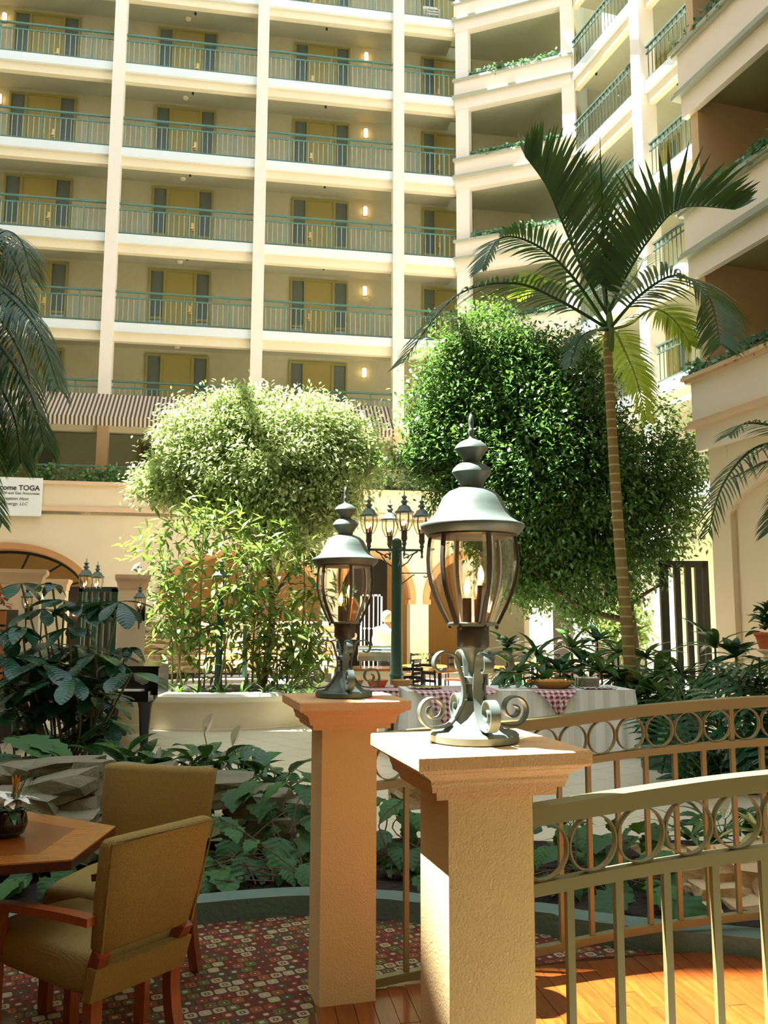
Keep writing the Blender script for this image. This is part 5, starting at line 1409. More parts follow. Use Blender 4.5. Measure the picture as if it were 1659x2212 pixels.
# back bar under the large arch, croton in its box
p = at_y(148, 1320, 18.5)
root = thing('back_bar', 'dark bar cabinet with lit shelves under the large arch at left', 'cabinet', (p.x, 18.6, 0))
MB().box(p.x - 1.1, p.x + 1.0, 18.5, 19.0, 0, 2.25).build('cabinet', M['dark'], root)
for k, (px, py) in enumerate(((88, 1283), (140, 1319), (165, 1319))):
    q_ = at_y(px, py, 18.45); MB().box(q_.x - .07, q_.x + .07, 18.44, 18.5, q_.z - .11, q_.z + .11).build('lit_shelf', M['sconce'], root)
p = at_y(8, 1340, 11.2); 
root = thing('wooden_planter', 'slatted wooden planter box with a red croton at the left edge', 'planter', (p.x, p.y, 0))
zt = at_y(8, 1312, 11.2).z
MB().box(p.x - .5, p.x + .10, p.y - .2, p.y + .2, 0, zt - .03).build('box', M['dark'], root)
for k in range(8): MB().box(p.x - .52, p.x + .12, p.y - .225, p.y - .2, .1 + k * (zt - .12) / 8, .1 + (k + .85) * (zt - .12) / 8).build('slat', M['panel_wood'], root)
lm_ = petal_mesh('leaf', .22, .07, -.4, M['red_leaf'])
for j in range(34): inst(lm_, orient(Vector((p.x - .15 + random.uniform(-.25, .22), p.y, zt - .02 + random.uniform(0, .18))), random.uniform(0, 6.28), random.uniform(.1, 1.3)), 'leaf', root)
# stacked plastic chairs on the upper right balcony of the rear facade
c = RF.P(1.75, -.6, 21.62)
root = thing('stacked_chairs', 'white plastic chairs stacked behind the top railing beside the pale corner', 'chair', c)
for k in range(3):
    z = k * .10
    m = MB(); m.fbox(RF, 1.45, 1.95, -.85, -.40, 21.62 + .42 + z, 21.62 + .46 + z).fbox(RF, 1.45, 1.95, -.88, -.84, 21.62 + .46 + z, 21.62 + .85 + z)
    for t in (1.47, 1.90):
        for o_ in (-.83, -.44): m.fbox(RF, t, t + .04, o_, o_ + .04, 21.62 + (z if k else 0), 21.62 + .44 + z)
    m.build('chair_shell', M['china'], root)
# ================================================================ PLANTS
def leaf_mesh(name, L, prof, bend, fold, mat, petiole=0.0, tooth=0.0, wave=0.0):
    """prof = [(s, half width)]; grows along +x, upper side +z, drooping by bend"""
    m = MB(); vs = []; fs = []
    n = len(prof); x = petiole; z = 0.0; ps = 0
    for i, (s, w) in enumerate(prof):
        ds = (s - ps) * L; a = bend * s; x += ds * math.cos(a); z -= ds * math.sin(a); ps = s
        w = w * L * (1 + (tooth if i % 2 else -tooth)); zz = fold * w + wave * w * math.sin(i * 2.1)
        vs += [(x, -w, z + zz), (x, -w * .5, z + zz * .6), (x, 0, z), (x, w * .5, z + zz * .6), (x, w, z + zz)]
    for i in range(n - 1):
        for k in range(4): a = 5 * i + k; fs.append((a, a + 1, a + 6, a + 5))
    m.add(vs, fs)
    if petiole: m.strap([(0, 0, 0), (petiole, 0, 0)], (0, 1, 0), .008, .006)
    return m.mesh(name, mat, 60)
LANCE = [(0, .01), (.15, .09), (.35, .15), (.55, .155), (.75, .11), (.9, .05), (1, .004)]
OVAL = [(0, .03), (.12, .16), (.3, .25), (.5, .27), (.7, .22), (.88, .11), (1, .01)]
OBOV = [(0, .02), (.2, .07), (.45, .14), (.65, .19), (.8, .19), (.92, .13), (1, .03)]
HEART = [(-.12, .10), (0, .30), (.1, .40), (.22, .45), (.35, .44), (.48, .40), (.6, .33), (.72, .25), (.84, .14), (.93, .07), (1, .005)]
STRAP = [(0, .03), (.2, .05), (.45, .055), (.7, .045), (.88, .025), (1, .003)]
def scatter_leaf(mesh, p, az, el, roll=0, s=1.0, parent=None, name='leaf'):
    return inst(mesh, orient(Vector(p), az, el, roll, s), name, parent)
rnd = random.uniform

# ---------------------------------------------------------------- tree crowns (tens of thousands of small leaves, one foliage part)
def crown(lumps, dep, nclus, per, L, Wd, sig, depth_scale=.75, seed=1):
    R = np.random.default_rng(seed)
    area = np.array([l[2] * l[3] for l in lumps], float); pr = area / area.sum()
    C = []
    for i in R.choice(len(lumps), nclus, p=pr):
        px, py, rx, ry = lumps[i][:4]; dd = lumps[i][4] if len(lumps[i]) > 4 else 0
        v = R.normal(size=3); v /= np.linalg.norm(v); rr = 1 - .55 * abs(R.random()) ** 1.6
        c = at_y(px + v[0] * rx * rr, py - v[2] * ry * rr, dep + dd)
        d = (rx + ry) / 2 * mpp(dep) * depth_scale * v[1] * rr
        k = (dep + dd + d) / (dep + dd)
        C.append([c.x, c.y + d, c.z])
    C = np.array(C)
    P = np.repeat(C, per, 0) + R.normal(size=(nclus * per, 3)) * np.array([sig, sig, sig * .75])
    n = len(P)
    ctr = C.mean(0); out = P - ctr; out /= np.linalg.norm(out, axis=1)[:, None] + 1e-6
    d = out * .5 + R.normal(size=(n, 3)) * .6 + np.array([0, 0, -.35]); d /= np.linalg.norm(d, axis=1)[:, None]
    up = np.array([0, 0, 1.0]) + R.normal(size=(n, 3)) * .45 + out * .35
    s = np.cross(d, up); s /= np.linalg.norm(s, axis=1)[:, None] + 1e-6
    nn = np.cross(s, d)
    sc = R.uniform(.7, 1.25, n)[:, None]
    a = P; b = P + d * L * .5 * sc + s * Wd * .5 * sc + nn * L * .06; t = P + d * L * sc - nn * L * .08; e = P + d * L * .5 * sc - s * Wd * .5 * sc + nn * L * .06
    V = np.stack([a, b, t, e], 1).reshape(-1, 3)
    Q = np.arange(4 * n).reshape(-1, 4)
    return V, Q
def tree(name, label, base, branches, lumps, dep, nclus, per, mat, L=.10, Wd=.048, sig=.16, seed=1, ds=.75):
    r = thing(name, label, 'tree', base)
    for k, (pts, rad) in enumerate(branches):
        MB().tube(smooth_path(pts, 4), [rad * (1 - .55 * i / (4 * (len(pts) - 1))) for i in range(4 * (len(pts) - 1) + 1)], 8).build('trunk' if k == 0 else 'branch', M['bark'], r, 60)
    V, Q = crown(lumps, dep, nclus, per, L, Wd, sig, ds, seed)
    link('foliage', np_mesh('foliage', V, Q, mat), r, 'stuff')
    return r
Y = lambda px, py, d: at_y(px, py, d)
bl_ = Vector((-2.0, 14.5, .46))
tree('ficus_tree', 'pale sunlit weeping fig with rounded crown rising from the round planter', bl_,
     [([bl_, Y(588, 1330, 14.5), Y(575, 1180, 14.6), Y(560, 1050, 14.7), Y(550, 960, 14.7)], .07), ([Y(585, 1300, 14.5), Y(660, 1180, 14.5), Y(690, 1060, 14.5)], .04), ([Y(575, 1200, 14.5), Y(500, 1110, 14.5), Y(440, 1020, 14.5)], .035)],
     [(560, 990, 225, 115), (480, 930, 125, 75), (610, 905, 130, 62), (730, 960, 85, 75), (365, 1040, 70, 50), (600, 1060, 190, 90), (780, 1015, 45, 40), (420, 1075, 60, 40), (640, 1130, 90, 60), (560, 1150, 60, 60), (320, 1040, 30, 30), (520, 880, 60, 30), (690, 1090, 90, 50)],
     14.6, 800, 72, M['lf_ficus'], .098, .046, .15, 3)
br_ = Y(1368, 1440, 14.2); br_.z = 0
tree('ficus_tree', 'large dark weeping fig with dense crown behind the near lantern and the palm trunk', br_,
     [([br_, Y(1360, 1340, 14.2), Y(1320, 1230, 14.2), Y(1240, 1080, 14.2), Y(1150, 900, 14.3)], .13), ([Y(1350, 1340, 14.2), Y(1250, 1310, 14.0), Y(1150, 1230, 13.8)], .06), ([Y(1345, 1320, 14.2), Y(1390, 1285, 14.2), Y(1425, 1265, 14.2)], .045), ([Y(1330, 1250, 14.2), Y(1390, 1130, 14.2), Y(1440, 1030, 14.2)], .06)],
     [(1060, 745, 120, 72), (965, 835, 80, 70), (1100, 840, 170, 110), (1235, 800, 95, 80), (925, 965, 75, 70), (1050, 960, 150, 110), (1200, 950, 160, 130), (1200, 1100, 200, 150), (1330, 1050, 100, 120), (1440, 1010, 75, 90), (1455, 1105, 60, 60), (1250, 1250, 150, 80), (1120, 1210, 80, 90), (1390, 1190, 70, 50), (1250, 1330, 50, 25), (890, 1000, 45, 35), (1430, 915, 40, 50), (1160, 1000, 200, 200), (1000, 1060, 90, 50), (1060, 1140, 70, 60)],
     14.2, 1550, 74, M['lf_ficus_dark'], .098, .044, .17, 8, .7)
# sunlit bush behind the palm trunk
bb = Y(1352, 1400, 17.5); bb.z = 0
tree('sunlit_bush', 'small yellow green bush lit by sun behind the palm trunk', bb, [([bb, Y(1352, 1380, 17.5), Y(1350, 1340, 17.5)], .03)], [(1340, 1345, 38, 34), (1365, 1375, 24, 28)], 17.5, 40, 40, M['lf_shrub'], .15, .06, .14, 5)

# ---------------------------------------------------------------- palms
def frond(parent, pts, leafL, droop, seed, mat, npair=34, w=.045, up=1.0, start=.16, name='frond', jit=.08):
    R = random.Random(seed)
    P = smooth_path(pts, 10); n = len(P)
    m = MB(); m.tube(P, [.022 * (1 - .85 * i / (n - 1)) + .003 for i in range(n)], 6)
    vs = []; fs = []
    for k in range(npair):
        s = start + (1 - start) * (k + .5) / npair
        i = min(int(s * (n - 1)), n - 2); f = s * (n - 1) - i
        p = P[i].lerp(P[i + 1], f); t = (P[i + 1] - P[i]).normalized()
        side = t.cross(Vector((0, 0, 1))); side = side.normalized() if side.length > .05 else Vector((1, 0, 0)); nrm = side.cross(t).normalized()
        L = leafL * (math.sin(math.pi * (.12 + .83 * ((s - start) / (1 - start))) ** .9) ** .6) * R.uniform(.9, 1.08)
        fw = .35 + .75 * ((s - start) / (1 - start))
        for sg in (-1, 1):
            d = (side * sg * (1.0 if up < 2 else .45) + t * fw + nrm * (.45 * up) + Vector((R.uniform(-jit, jit), R.uniform(-jit, jit), R.uniform(-jit, jit) * .8))).normalized()
            wd = t.cross(d).normalized().cross(d).normalized()
            q = p.copy(); seg = 4; o = len(vs)
            for j in range(seg + 1):
                ww = w * .5 * (.45, 1, .95, .6, .04)[j]
                vs += [q - wd * ww, q + wd * ww]
                d = (d + Vector((0, 0, -droop * L / seg * 1.6))).normalized(); q = q + d * (L / seg)
            for j in range(seg): a = o + 2 * j; fs.append((a, a + 1, a + 3, a + 2))
    m.add(vs, fs)
    return m.build(name, mat, parent)
pd_ = 11.4
b0 = Y(1370, 1470, 11.2); b0.z = 0
root = thing('palm_tree', 'tall slender palm with ringed trunk and arching fronds, right of the near lantern', 'palm', b0)
tr = smooth_path([b0, Y(1352, 1330, 11.2), Y(1335, 1130, 11.25), Y(1322, 930, 11.35), Y(1313, 760, pd_), Y(1315, 715, pd_)], 8)
MB().tube(tr, [.085 - .03 * i / (len(tr) - 1) for i in range(len(tr))], 12).build('trunk', M['trunk_palm'], root, 60)
cs = smooth_path([Y(1315, 760, pd_), Y(1317, 700, pd_), Y(1312, 650, pd_)], 4)
MB().tube(cs, [.06, .07, .065, .06, .05, .045, .04, .03, .02], 10).build('crownshaft', M['stem'], root, 60)
o_ = Y(1316, 712, pd_); o2 = Y(1312, 680, pd_)
FR = [([o2, Y(1262, 590, 11.2), Y(1215, 480, 10.9), Y(1180, 400, 10.7), Y(1135, 338, 10.5)], .92, .55, 'd'),
      ([o2, Y(1345, 610, 11.2), Y(1400, 520, 11.0), Y(1470, 450, 10.8), Y(1588, 452, 10.6)], .95, .5, 'd'),
      ([o2, Y(1300, 600, 11.8), Y(1290, 500, 12.1), Y(1275, 430, 12.3), Y(1255, 390, 12.5)], .85, .5, 'd'),
      ([o_, Y(1230, 590, 11.3), Y(1150, 525, 11.1), Y(1080, 515, 10.9), Y(1042, 580, 10.7)], .62, 1.0, 'd'),
      ([o_, Y(1210, 650, 11.2), Y(1110, 612, 10.8), Y(985, 640, 10.4), Y(868, 785, 10.0)], .72, 1.1, 'd'),
      ([o_, Y(1380, 640, 11.0), Y(1460, 595, 10.6), Y(1530, 640, 10.2), Y(1556, 745, 9.9)], .85, 1.0, 'd'),
      ([o_, Y(1360, 700, 11.6), Y(1410, 668, 11.9), Y(1455, 690, 12.1), Y(1492, 745, 12.2)], .55, 1.2, 'y'),
      ([o_, Y(1260, 650, 11.8), Y(1205, 612, 12.2), Y(1160, 605, 12.5), Y(1120, 640, 12.8)], .5, 1.0, 'y'),
      ([o_, Y(1330, 720, 11.9), Y(1350, 760, 12.3), Y(1375, 820, 12.6), Y(1395, 905, 12.7)], .5, 1.4, 'y'),
      ([o_, Y(1280, 715, 11.0), Y(1250, 735, 10.7), Y(1232, 790, 10.5)], .35, 1.6, 'd'),
      ([o2, Y(1340, 640, 11.8), Y(1375, 590, 12.2), Y(1390, 560, 12.5)], .5, .6, 'y')]
for k, (pts, L, dr, c) in enumerate(FR):
    frond(root, pts, L, dr * (.35 if k < 3 else .62), k, M['lf_palm'] if c == 'd' else M['lf_palm_sunlit'], 40 if len(pts) > 4 else 22, .066 if k < 3 else .042, 2.4 if k < 3 else .7)
MB().tube([o2, Y(1302, 500, 11.3), Y(1298, 380, 11.2), Y(1296, 292, 11.1)], [.02, .016, .013, .003], 6).build('spear_leaf', M['lf_palm'], root, 60)
# left palm: trunk outside the frame, fronds reach in
lb = Vector((at_y(-110, 900, 9.2).x, 9.2, 0))
root = thing('palm_tree', 'dark palm fronds hanging in at the left edge from a palm outside the frame', 'palm', lb)
lt = Y(-105, 620, 9.2)
MB().tube(smooth_path([lb, lb.lerp(lt, .5), lt], 6), .09, 10).build('trunk', M['trunk_palm'], root, 60)
FL = [([lt, Y(-60, 540, 9.2), Y(0, 500, 9.0), Y(45, 520, 8.8), Y(70, 600, 8.7)], .55, 1.2), ([lt, Y(-50, 600, 8.9), Y(20, 640, 8.6), Y(85, 720, 8.4), Y(128, 840, 8.3)], .62, 1.5), ([lt, Y(-60, 640, 9.3), Y(0, 690, 9.0), Y(55, 790, 8.8), Y(80, 930, 8.7)], .6, 1.6),
      ([lt, Y(-70, 660, 9.0), Y(-50, 740, 8.8), Y(-25, 860, 8.7), Y(-10, 1000, 8.6)], .6, 1.6), ([lt, Y(-80, 760, 9.0), Y(-60, 900, 8.8), Y(-30, 1010, 8.7), Y(5, 1130, 8.6)], .42, 1.6), ([lt, Y(-70, 560, 9.6), Y(-10, 590, 9.7), Y(40, 660, 9.8)], .5, 1.2)]
FL += [([lt, Y(-60, 590, 9.0), Y(10, 620, 8.8), Y(70, 680, 8.6), Y(110, 780, 8.5)], .7, 1.5), ([lt, Y(-60, 680, 8.8), Y(10, 760, 8.6), Y(70, 860, 8.5), Y(95, 960, 8.4)], .7, 1.7), ([lt, Y(-80, 700, 9.1), Y(-20, 800, 9.0), Y(30, 900, 8.9), Y(45, 1000, 8.8)], .6, 1.7), ([lt, Y(-70, 520, 9.4), Y(-20, 500, 9.3), Y(30, 560, 9.2), Y(60, 660, 9.1)], .6, 1.3)]
for k, (pts, L, dr) in enumerate(FL): frond(root, pts, L, dr, 50 + k, M['lf_palm'], 60, .022, .3, jit=.15)
# right lower palm
rb_ = Vector((at_y(1760, 1200, 9.3).x, 9.3, 0))
root = thing('palm_tree', 'green palm fronds reaching in from the right edge before the tower wall', 'palm', rb_)
rt = Y(1760, 1010, 9.3)
MB().tube(smooth_path([rb_, rb_.lerp(rt, .5), rt], 6), .08, 10).build('trunk', M['trunk_palm'], root, 60)
FRr = [([rt, Y(1690, 960, 9.3), Y(1620, 975, 9.2), Y(1560, 1050, 9.0), Y(1530, 1150, 8.9)], .48, 1.3), ([rt, Y(1710, 940, 9.1), Y(1670, 920, 9.0), Y(1610, 915, 8.9), Y(1575, 940, 8.8)], .42, 1.0), ([rt, Y(1720, 1020, 9.0), Y(1690, 1080, 8.9), Y(1660, 1150, 8.8)], .4, 1.2), ([rt, Y(1710, 990, 9.4), Y(1650, 1000, 9.5), Y(1590, 1030, 9.6)], .4, 1.2)]
for k, (pts, L, dr) in enumerate(FRr): frond(root, pts, L, dr, 70 + k, M['lf_palm'], 38, .020, .5, jit=.16)

# ---------------------------------------------------------------- canes in the round planter
lm_cane = leaf_mesh('leaf', .27, LANCE, .7, .25, M['lf_shrub'])
lm_cane2 = leaf_mesh('leaf', .21, LANCE, 1.0, .2, M['lf_shrub'])
random.seed(21)
CANES = [(345, 1175, 395, 26, 'leftmost, arching before the sand wall'), (395, 1215, 380, 26, 'second from the left with a thin leaning stem'), (440, 1130, 430, 34, 'left, tall with bright sprays'), (520, 1175, 470, 34, 'pale sprays left of the lamp post lantern'), (365, 1300, 372, 22, 'low, right beside the square pier'), (455, 1340, 440, 24, 'low yellowish, left of the lamp post'), (560, 1240, 545, 26, 'right of the lamp post, middle height'), (615, 1290, 600, 28, 'slim, in front of the cascade'), (655, 1165, 640, 30, 'tall, just left of the far lantern'), (690, 1250, 655, 26, 'right, behind the far lantern glass'), (640, 1350, 625, 22, 'low, right of the rock cascade'), (565, 1370, 560, 22, 'low, before the rock ledges'), (668, 1430, 650, 22, 'lowest, hanging over the planter rim at right'), (500, 1250, 490, 24, 'around the lamp post lantern')]
for k, (px, py, bx, nl, where) in enumerate(CANES):
    d = rnd(12.9, 13.7); b = Y(bx, 1480, d); b.z = .455
    ang = math.atan2(b.y - pc.y, b.x - pc.x); rr = math.hypot(b.x - pc.x, b.y - pc.y)
    if rr > 1.5: b.x = pc.x + 1.45 * math.cos(ang); b.y = pc.y + 1.45 * math.sin(ang)
    tpp = Y(px, py, b.y); mid = b.lerp(tpp, .55) + Vector((rnd(-.08, .08), 0, .05))
    r = thing('cane_shrub', 'yellow green cane in the round planter, ' + where, 'shrub', b)
    sp = smooth_path([b, mid, tpp], 8)
    MB().tube(sp, [.018 - .012 * i / 16 for i in range(17)], 6).build('stem', M['cane'], r, 60)
    for j in range(int(nl * 2.8)):
        f = .3 + .7 * random.random(); p = sp[int(f * 16)]
        q = Vector(p) + Vector((rnd(-.28, .28), rnd(-.25, .25), rnd(-.18, .16)))
        scatter_leaf(lm_cane if j % 2 else lm_cane2, q, rnd(-math.pi, math.pi), rnd(-.5, .45), rnd(-.5, .5), rnd(.7, 1.15), r)
    m = MB()
    for j in range(5):
        f = .5 + .1 * j; p = sp[int(f * 16)]; m.tube([p, Vector(p) + Vector((rnd(-.28, .28), rnd(-.2, .2), rnd(0, .15)))], .006, 4)
    m.build('twigs', M['cane'], r, kind='stuff')
V_, Q_ = crown([(340, 1190, 80, 40), (430, 1135, 110, 55), (400, 1230, 90, 45), (560, 1190, 80, 60), (650, 1190, 90, 70), (695, 1270, 50, 70), (620, 1320, 60, 50), (455, 1335, 60, 40), (560, 1290, 50, 40), (660, 1400, 45, 60), (360, 1340, 40, 60), (510, 1250, 60, 50), (600, 1420, 60, 40)], 13.6, 75, 22, .22, .055, .17, .6, 77)
th = link('shrub_foliage', np_mesh('shrub_foliage', V_, Q_, M['lf_shrub']))
tag(th, 'loose thicket of fine yellow green leaves among the canes of the round planter', 'foliage', None, 'stuff')
lm_strap = leaf_mesh('leaf', .55, STRAP, .9, .25, M['lf_drac'])
random.seed(31)
def strap_plant(c, label, n, L=1.0, mesh=None, el=(.5, 1.35), group=None, name='strap_plant', spread=.03):
    r = thing(name, label, 'plant', c, 0, group)
    for j in range(n):
        a = 2 * math.pi * j / n + rnd(-.3, .3)
        scatter_leaf(mesh or lm_strap, Vector(c) + Vector((rnd(-spread, spread), rnd(-spread, spread), 0)), a, rnd(*el), rnd(-.3, .3), L * rnd(.75, 1.15), r)
    return r
for k, (px, wh) in enumerate(((385, 'leftmost'), (430, 'left of the lamp post'), (478, 'at the lamp post foot'), (525, 'right of the lamp post'), (575, 'near the middle of the rim'), (622, 'right half of the rim'), (668, 'rightmost'))):
    c = Y(px, 1490, 12.75); c.z = .45
    strap_plant(c, 'dark strap leaved plant along the round planter rim, ' + wh, 16, .62)

# ---------------------------------------------------------------- glossy umbrella plant by the piano
lm_s = leaf_mesh('leaf', .40, OBOV, .55, .22, M['lf_scheff'])
lm_s2 = leaf_mesh('leaf', .26, OVAL, .9, .25, M['lf_scheff'])
random.seed(41)
sb = Y(150, 1640, 7.9); sb.z = .05
root = thing('umbrella_plant', 'large glossy dark umbrella plant in front of the piano at left', 'shrub', sb)
WH = [(48, 1356, 8, 1, 7.5), (93, 1436, 8, 1, 7.3), (158, 1460, 8, 1, 7.2), (17, 1417, 7, 1, 7.4), (113, 1262, 5, .8, 7.8), (139, 1297, 6, .8, 7.7), (93, 1315, 5, .8, 7.7), (189, 1302, 6, .85, 7.7), (221, 1308, 6, .85, 7.6), (258, 1300, 6, .95, 7.6), (147, 1356, 7, .8, 7.6), (206, 1415, 8, .95, 7.4), (250, 1434, 8, .95, 7.4), (284, 1455, 7, 1, 7.3), (45, 1260, 5, .8, 7.8), (70, 1480, 8, 1, 7.5), (120, 1520, 8, .9, 7.5), (200, 1500, 8, .9, 7.5), (30, 1530, 8, 1, 7.6), (238, 1560, 6, .7, 7.4), (215, 1590, 6, .7, 7.4), (165, 1400, 7, .9, 7.8), (20, 1480, 7, 1, 7.6), (110, 1390, 7, .9, 7.9), (60, 1580, 8, 1, 7.8), (140, 1585, 8, 1, 7.8), (200, 1545, 8, .9, 7.8), (0, 1360, 6, .9, 7.7), (275, 1400, 5, .8, 7.6)]
WH += [(px + rnd(-12, 12), py + rnd(-12, 12), 7, .95, d + rnd(.2, .5)) for (px, py, n, s, d) in WH if py > 1380 and px < 215]
for k, (px, py, n, s, d) in enumerate(WH):
    c = Y(px, py, d)
    mid = Vector((sb.x + (c.x - sb.x) * .55 + rnd(-.1, .1), (c.y + sb.y) / 2, c.z * .5))
    MB().tube(smooth_path([sb + Vector((rnd(-.25, .25), rnd(-.1, .1), 0)), mid, c], 5), .010, 5).build('stem', M['cane'], root, 60)
    for j in range(n):
        a = 2 * math.pi * j / n + rnd(-.25, .25)
        scatter_leaf(lm_s if k % 4 else lm_s2, c, a, rnd(-.35, .15), rnd(-.25, .25), s * rnd(.8, 1.1), root)

# ---------------------------------------------------------------- peace lilies
lm_l = leaf_mesh('leaf', .27, [(0, .02), (.12, .13), (.3, .21), (.5, .22), (.7, .16), (.87, .07), (1, .004)], .9, .3, M['lf_lily'], .10)
lm_sp = leaf_mesh('spathe', .115, OVAL, -.3, .5, M['petal'])
random.seed(51)
def lily(px, py, d, n, where, flowers=(), s=1.0):
    c = Y(px, py, d); zb = .14
    b = Vector((c.x, c.y, zb)); hgt = max(c.z - zb, .1)
    r = thing('peace_lily', 'dark green peace lily ' + where, 'plant', b)
    m = MB(); n = int(n * 1.7)
    for j in range(n):
        a = 2 * math.pi * j / n + rnd(-.3, .3); h = hgt * rnd(.25, .85)
        p = b + Vector((math.cos(a) * .08, math.sin(a) * .08, h))
        m.tube([b + Vector((rnd(-.03, .03), rnd(-.03, .03), 0)), p], .005, 4)
        scatter_leaf(lm_l, p, a, rnd(-.1, 1.1), rnd(-.4, .4), s * rnd(.85, 1.25), r)
    m.build('stems', M['stem'], r, kind='stuff')
    for (fx, fy) in flowers:
        f = Y(fx, fy + 22, d)
        MB().tube(smooth_path([b, b.lerp(f, .6) + Vector((.02, 0, .03)), f], 4), .004, 5).build('flower_stalk', M['stem'], r)
        sp = scatter_leaf(lm_sp, f, rnd(-.9, .2), 1.0, 1.2, 1.6, r, 'spathe')
        MB().tube([f + Vector((0, -.01, .01)), f + Vector((.012, -.015, .06))], .007, 6).build('spadix', M['spadix'], r)
lily(300, 1640, 6.9, 12, 'left, in front of the piano leg', ((342, 1632),))
lily(372, 1640, 6.9, 14, 'behind the chairs, just right of the piano leg')
lily(452, 1630, 6.8, 16, 'with a tall white flower before the planter wall', ((441, 1562),))
lily(520, 1640, 6.8, 16, 'with a narrow white flower left of the far pier', ((502, 1588), (478, 1640)))
lily(590, 1670, 6.6, 14, 'low, left of the far pier')
lily(240, 1640, 7.0, 10, 'left, below the umbrella plant')
lily(410, 1665, 6.5, 12, 'low, behind the back of the rear chair')
lily(1560, 1800, 5.9, 12, 'with one white flower seen through the near handrail rings', ((1562, 1745),), .8)

# large lobed leaves at the left edge
lm_b = leaf_mesh('leaf', .34, HEART, .5, .12, M['lf_vine'], .06, .13)
random.seed(61)
c = Y(40, 1640, 6.3)
root = thing('broad_leaf_plant', 'broad blue green leaves over the stone wall at the left edge', 'plant', (c.x, c.y, .15))
for (px, py, az, el, s) in ((30, 1590, -.6, -.1, 1.1), (60, 1600, -.2, -.15, 1.0), (-5, 1600, -2.2, -.1, 1.1), (90, 1615, .0, -.2, .8), (10, 1625, -1.3, -.35, 1.0), (-10, 1660, -1.6, -.4, 1.0), (50, 1635, -1.0, -.4, .9)):
    p = Y(px, py, 6.2); scatter_leaf(lm_b, p, az, el, rnd(-.2, .2), s, root)
    MB().tube([Vector((c.x, c.y, .15)), p], .008, 5).build('stem', M['stem'], root)

# ---------------------------------------------------------------- toothed vines of the garden bed
lm_v = leaf_mesh('leaf', .17, HEART, .55, .14, M['lf_vine'], .02, .12, .06)
lm_v2 = leaf_mesh('leaf', .15, HEART, .9, .2, M['lf_vine'], .02, .10, .1)
random.seed(71)
def vine(label, cpx, cpy, d0, leaves, nrand, box, seed):
    rr = random.Random(seed)
    b = Y(cpx, cpy, d0); b.z = .13
    r = thing('vine', label, 'plant', b)
    pts = []
    for (px, py, w) in leaves:
        d = d0 + (1900 - py) * .0035 + rr.uniform(-.1, .1); p = Y(px, py, d); p.z = max(p.z, .16)
        scatter_leaf(lm_v, p - Vector((0, -.03, 0)), -math.pi / 2 + rr.uniform(-.9, .9), rr.uniform(-.55, -.1), rr.uniform(-.35, .35), w * mpp(d) / .15, r); pts.append(p)
    for j in range(nrand):
        px, py = rr.uniform(box[0], box[2]), rr.uniform(box[1], box[3]); d = d0 + (1900 - py) * .0042 + rr.uniform(.05, .5)
        p = Y(px, py, d); p.z = max(p.z, .15)
        scatter_leaf(lm_v2 if j % 2 else lm_v, p, rr.uniform(-math.pi, math.pi), rr.uniform(-.7, .3), rr.uniform(-.5, .5), rr.uniform(.6, 1.05), r); pts.append(p)
    m = MB()
    for j, p in enumerate(pts):
        if j % 5 == 0: m.tube(smooth_path([b + Vector((rr.uniform(-.4, .4), rr.uniform(-.1, .3), -.02)), p.lerp(b, .5) + Vector((rr.uniform(-.15, .15), .05, .06)), p], 4), .0045, 4)
    m.build('stems', M['bark'], r, kind='stuff')
vine('toothed leaf vine between the rear chair and the far pier', 550, 1900, 4.98,
     [(471, 1767, 62), (515, 1704, 60), (562, 1691, 55), (616, 1690, 62), (647, 1668, 62), (664, 1698, 58), (605, 1813, 62), (613, 1842, 64), (532, 1855, 56), (570, 1862, 52), (458, 1864, 66), (478, 1903, 72), (437, 1921, 48), (613, 1903, 40), (552, 1816, 36), (674, 1762, 50), (668, 1867, 56), (655, 1815, 44), (500, 1790, 44), (590, 1735, 50), (640, 1740, 50), (540, 1740, 46)], 46, (430, 1690, 690, 1920), 1)
vine('toothed leaf vine seen between the two piers', 870, 1900, 4.95, [(860, 1765, 60), (893, 1758, 58), (856, 1832, 50), (896, 1836, 52), (880, 1858, 50), (866, 1731, 56), (900, 1906, 60), (840, 1800, 50)], 22, (825, 1720, 940, 1910), 2)
vine('toothed leaf vine behind the near handrail rings', 1290, 1940, 4.8, [(1247, 1791, 52), (1181, 1830, 44), (1304, 1808, 52), (1328, 1842, 52), (1398, 1785, 56), (1370, 1808, 48), (1352, 1934, 84), (1413, 1950, 70), (1455, 1966, 88), (1428, 1912, 44), (1193, 1893, 46), (1437, 1840, 44), (1280, 1850, 44), (1230, 1870, 44)], 40, (1130, 1770, 1460, 1960), 3)
vine('low toothed vine under the table at left', 130, 1890, 5.0, [(60, 1905, 60), (30, 1925, 60), (45, 1965, 50)], 20, (0, 1850, 260, 1990), 4)
random.seed(81)
c = Y(1490, 1800, 5.6); c.z = .2; strap_plant(c, 'narrow dark leaved plant behind the second ring of the near handrail', 22, .62, None, (.2, 1.2))
lm_y = leaf_mesh('leaf', .40, STRAP, 1.3, .2, M['lf_yellow'])
c = Y(1645, 1790, 5.5); c.z = .25; strap_plant(c, 'yellow variegated strap plant at the right edge behind the near handrail', 30, .75, lm_y, (.3, 1.4))
c = Y(1230, 1760, 5.9); c.z = .2; strap_plant(c, 'small dark leaved plant right of the near pier cap', 14, .5, lm_l, (.4, 1.2))
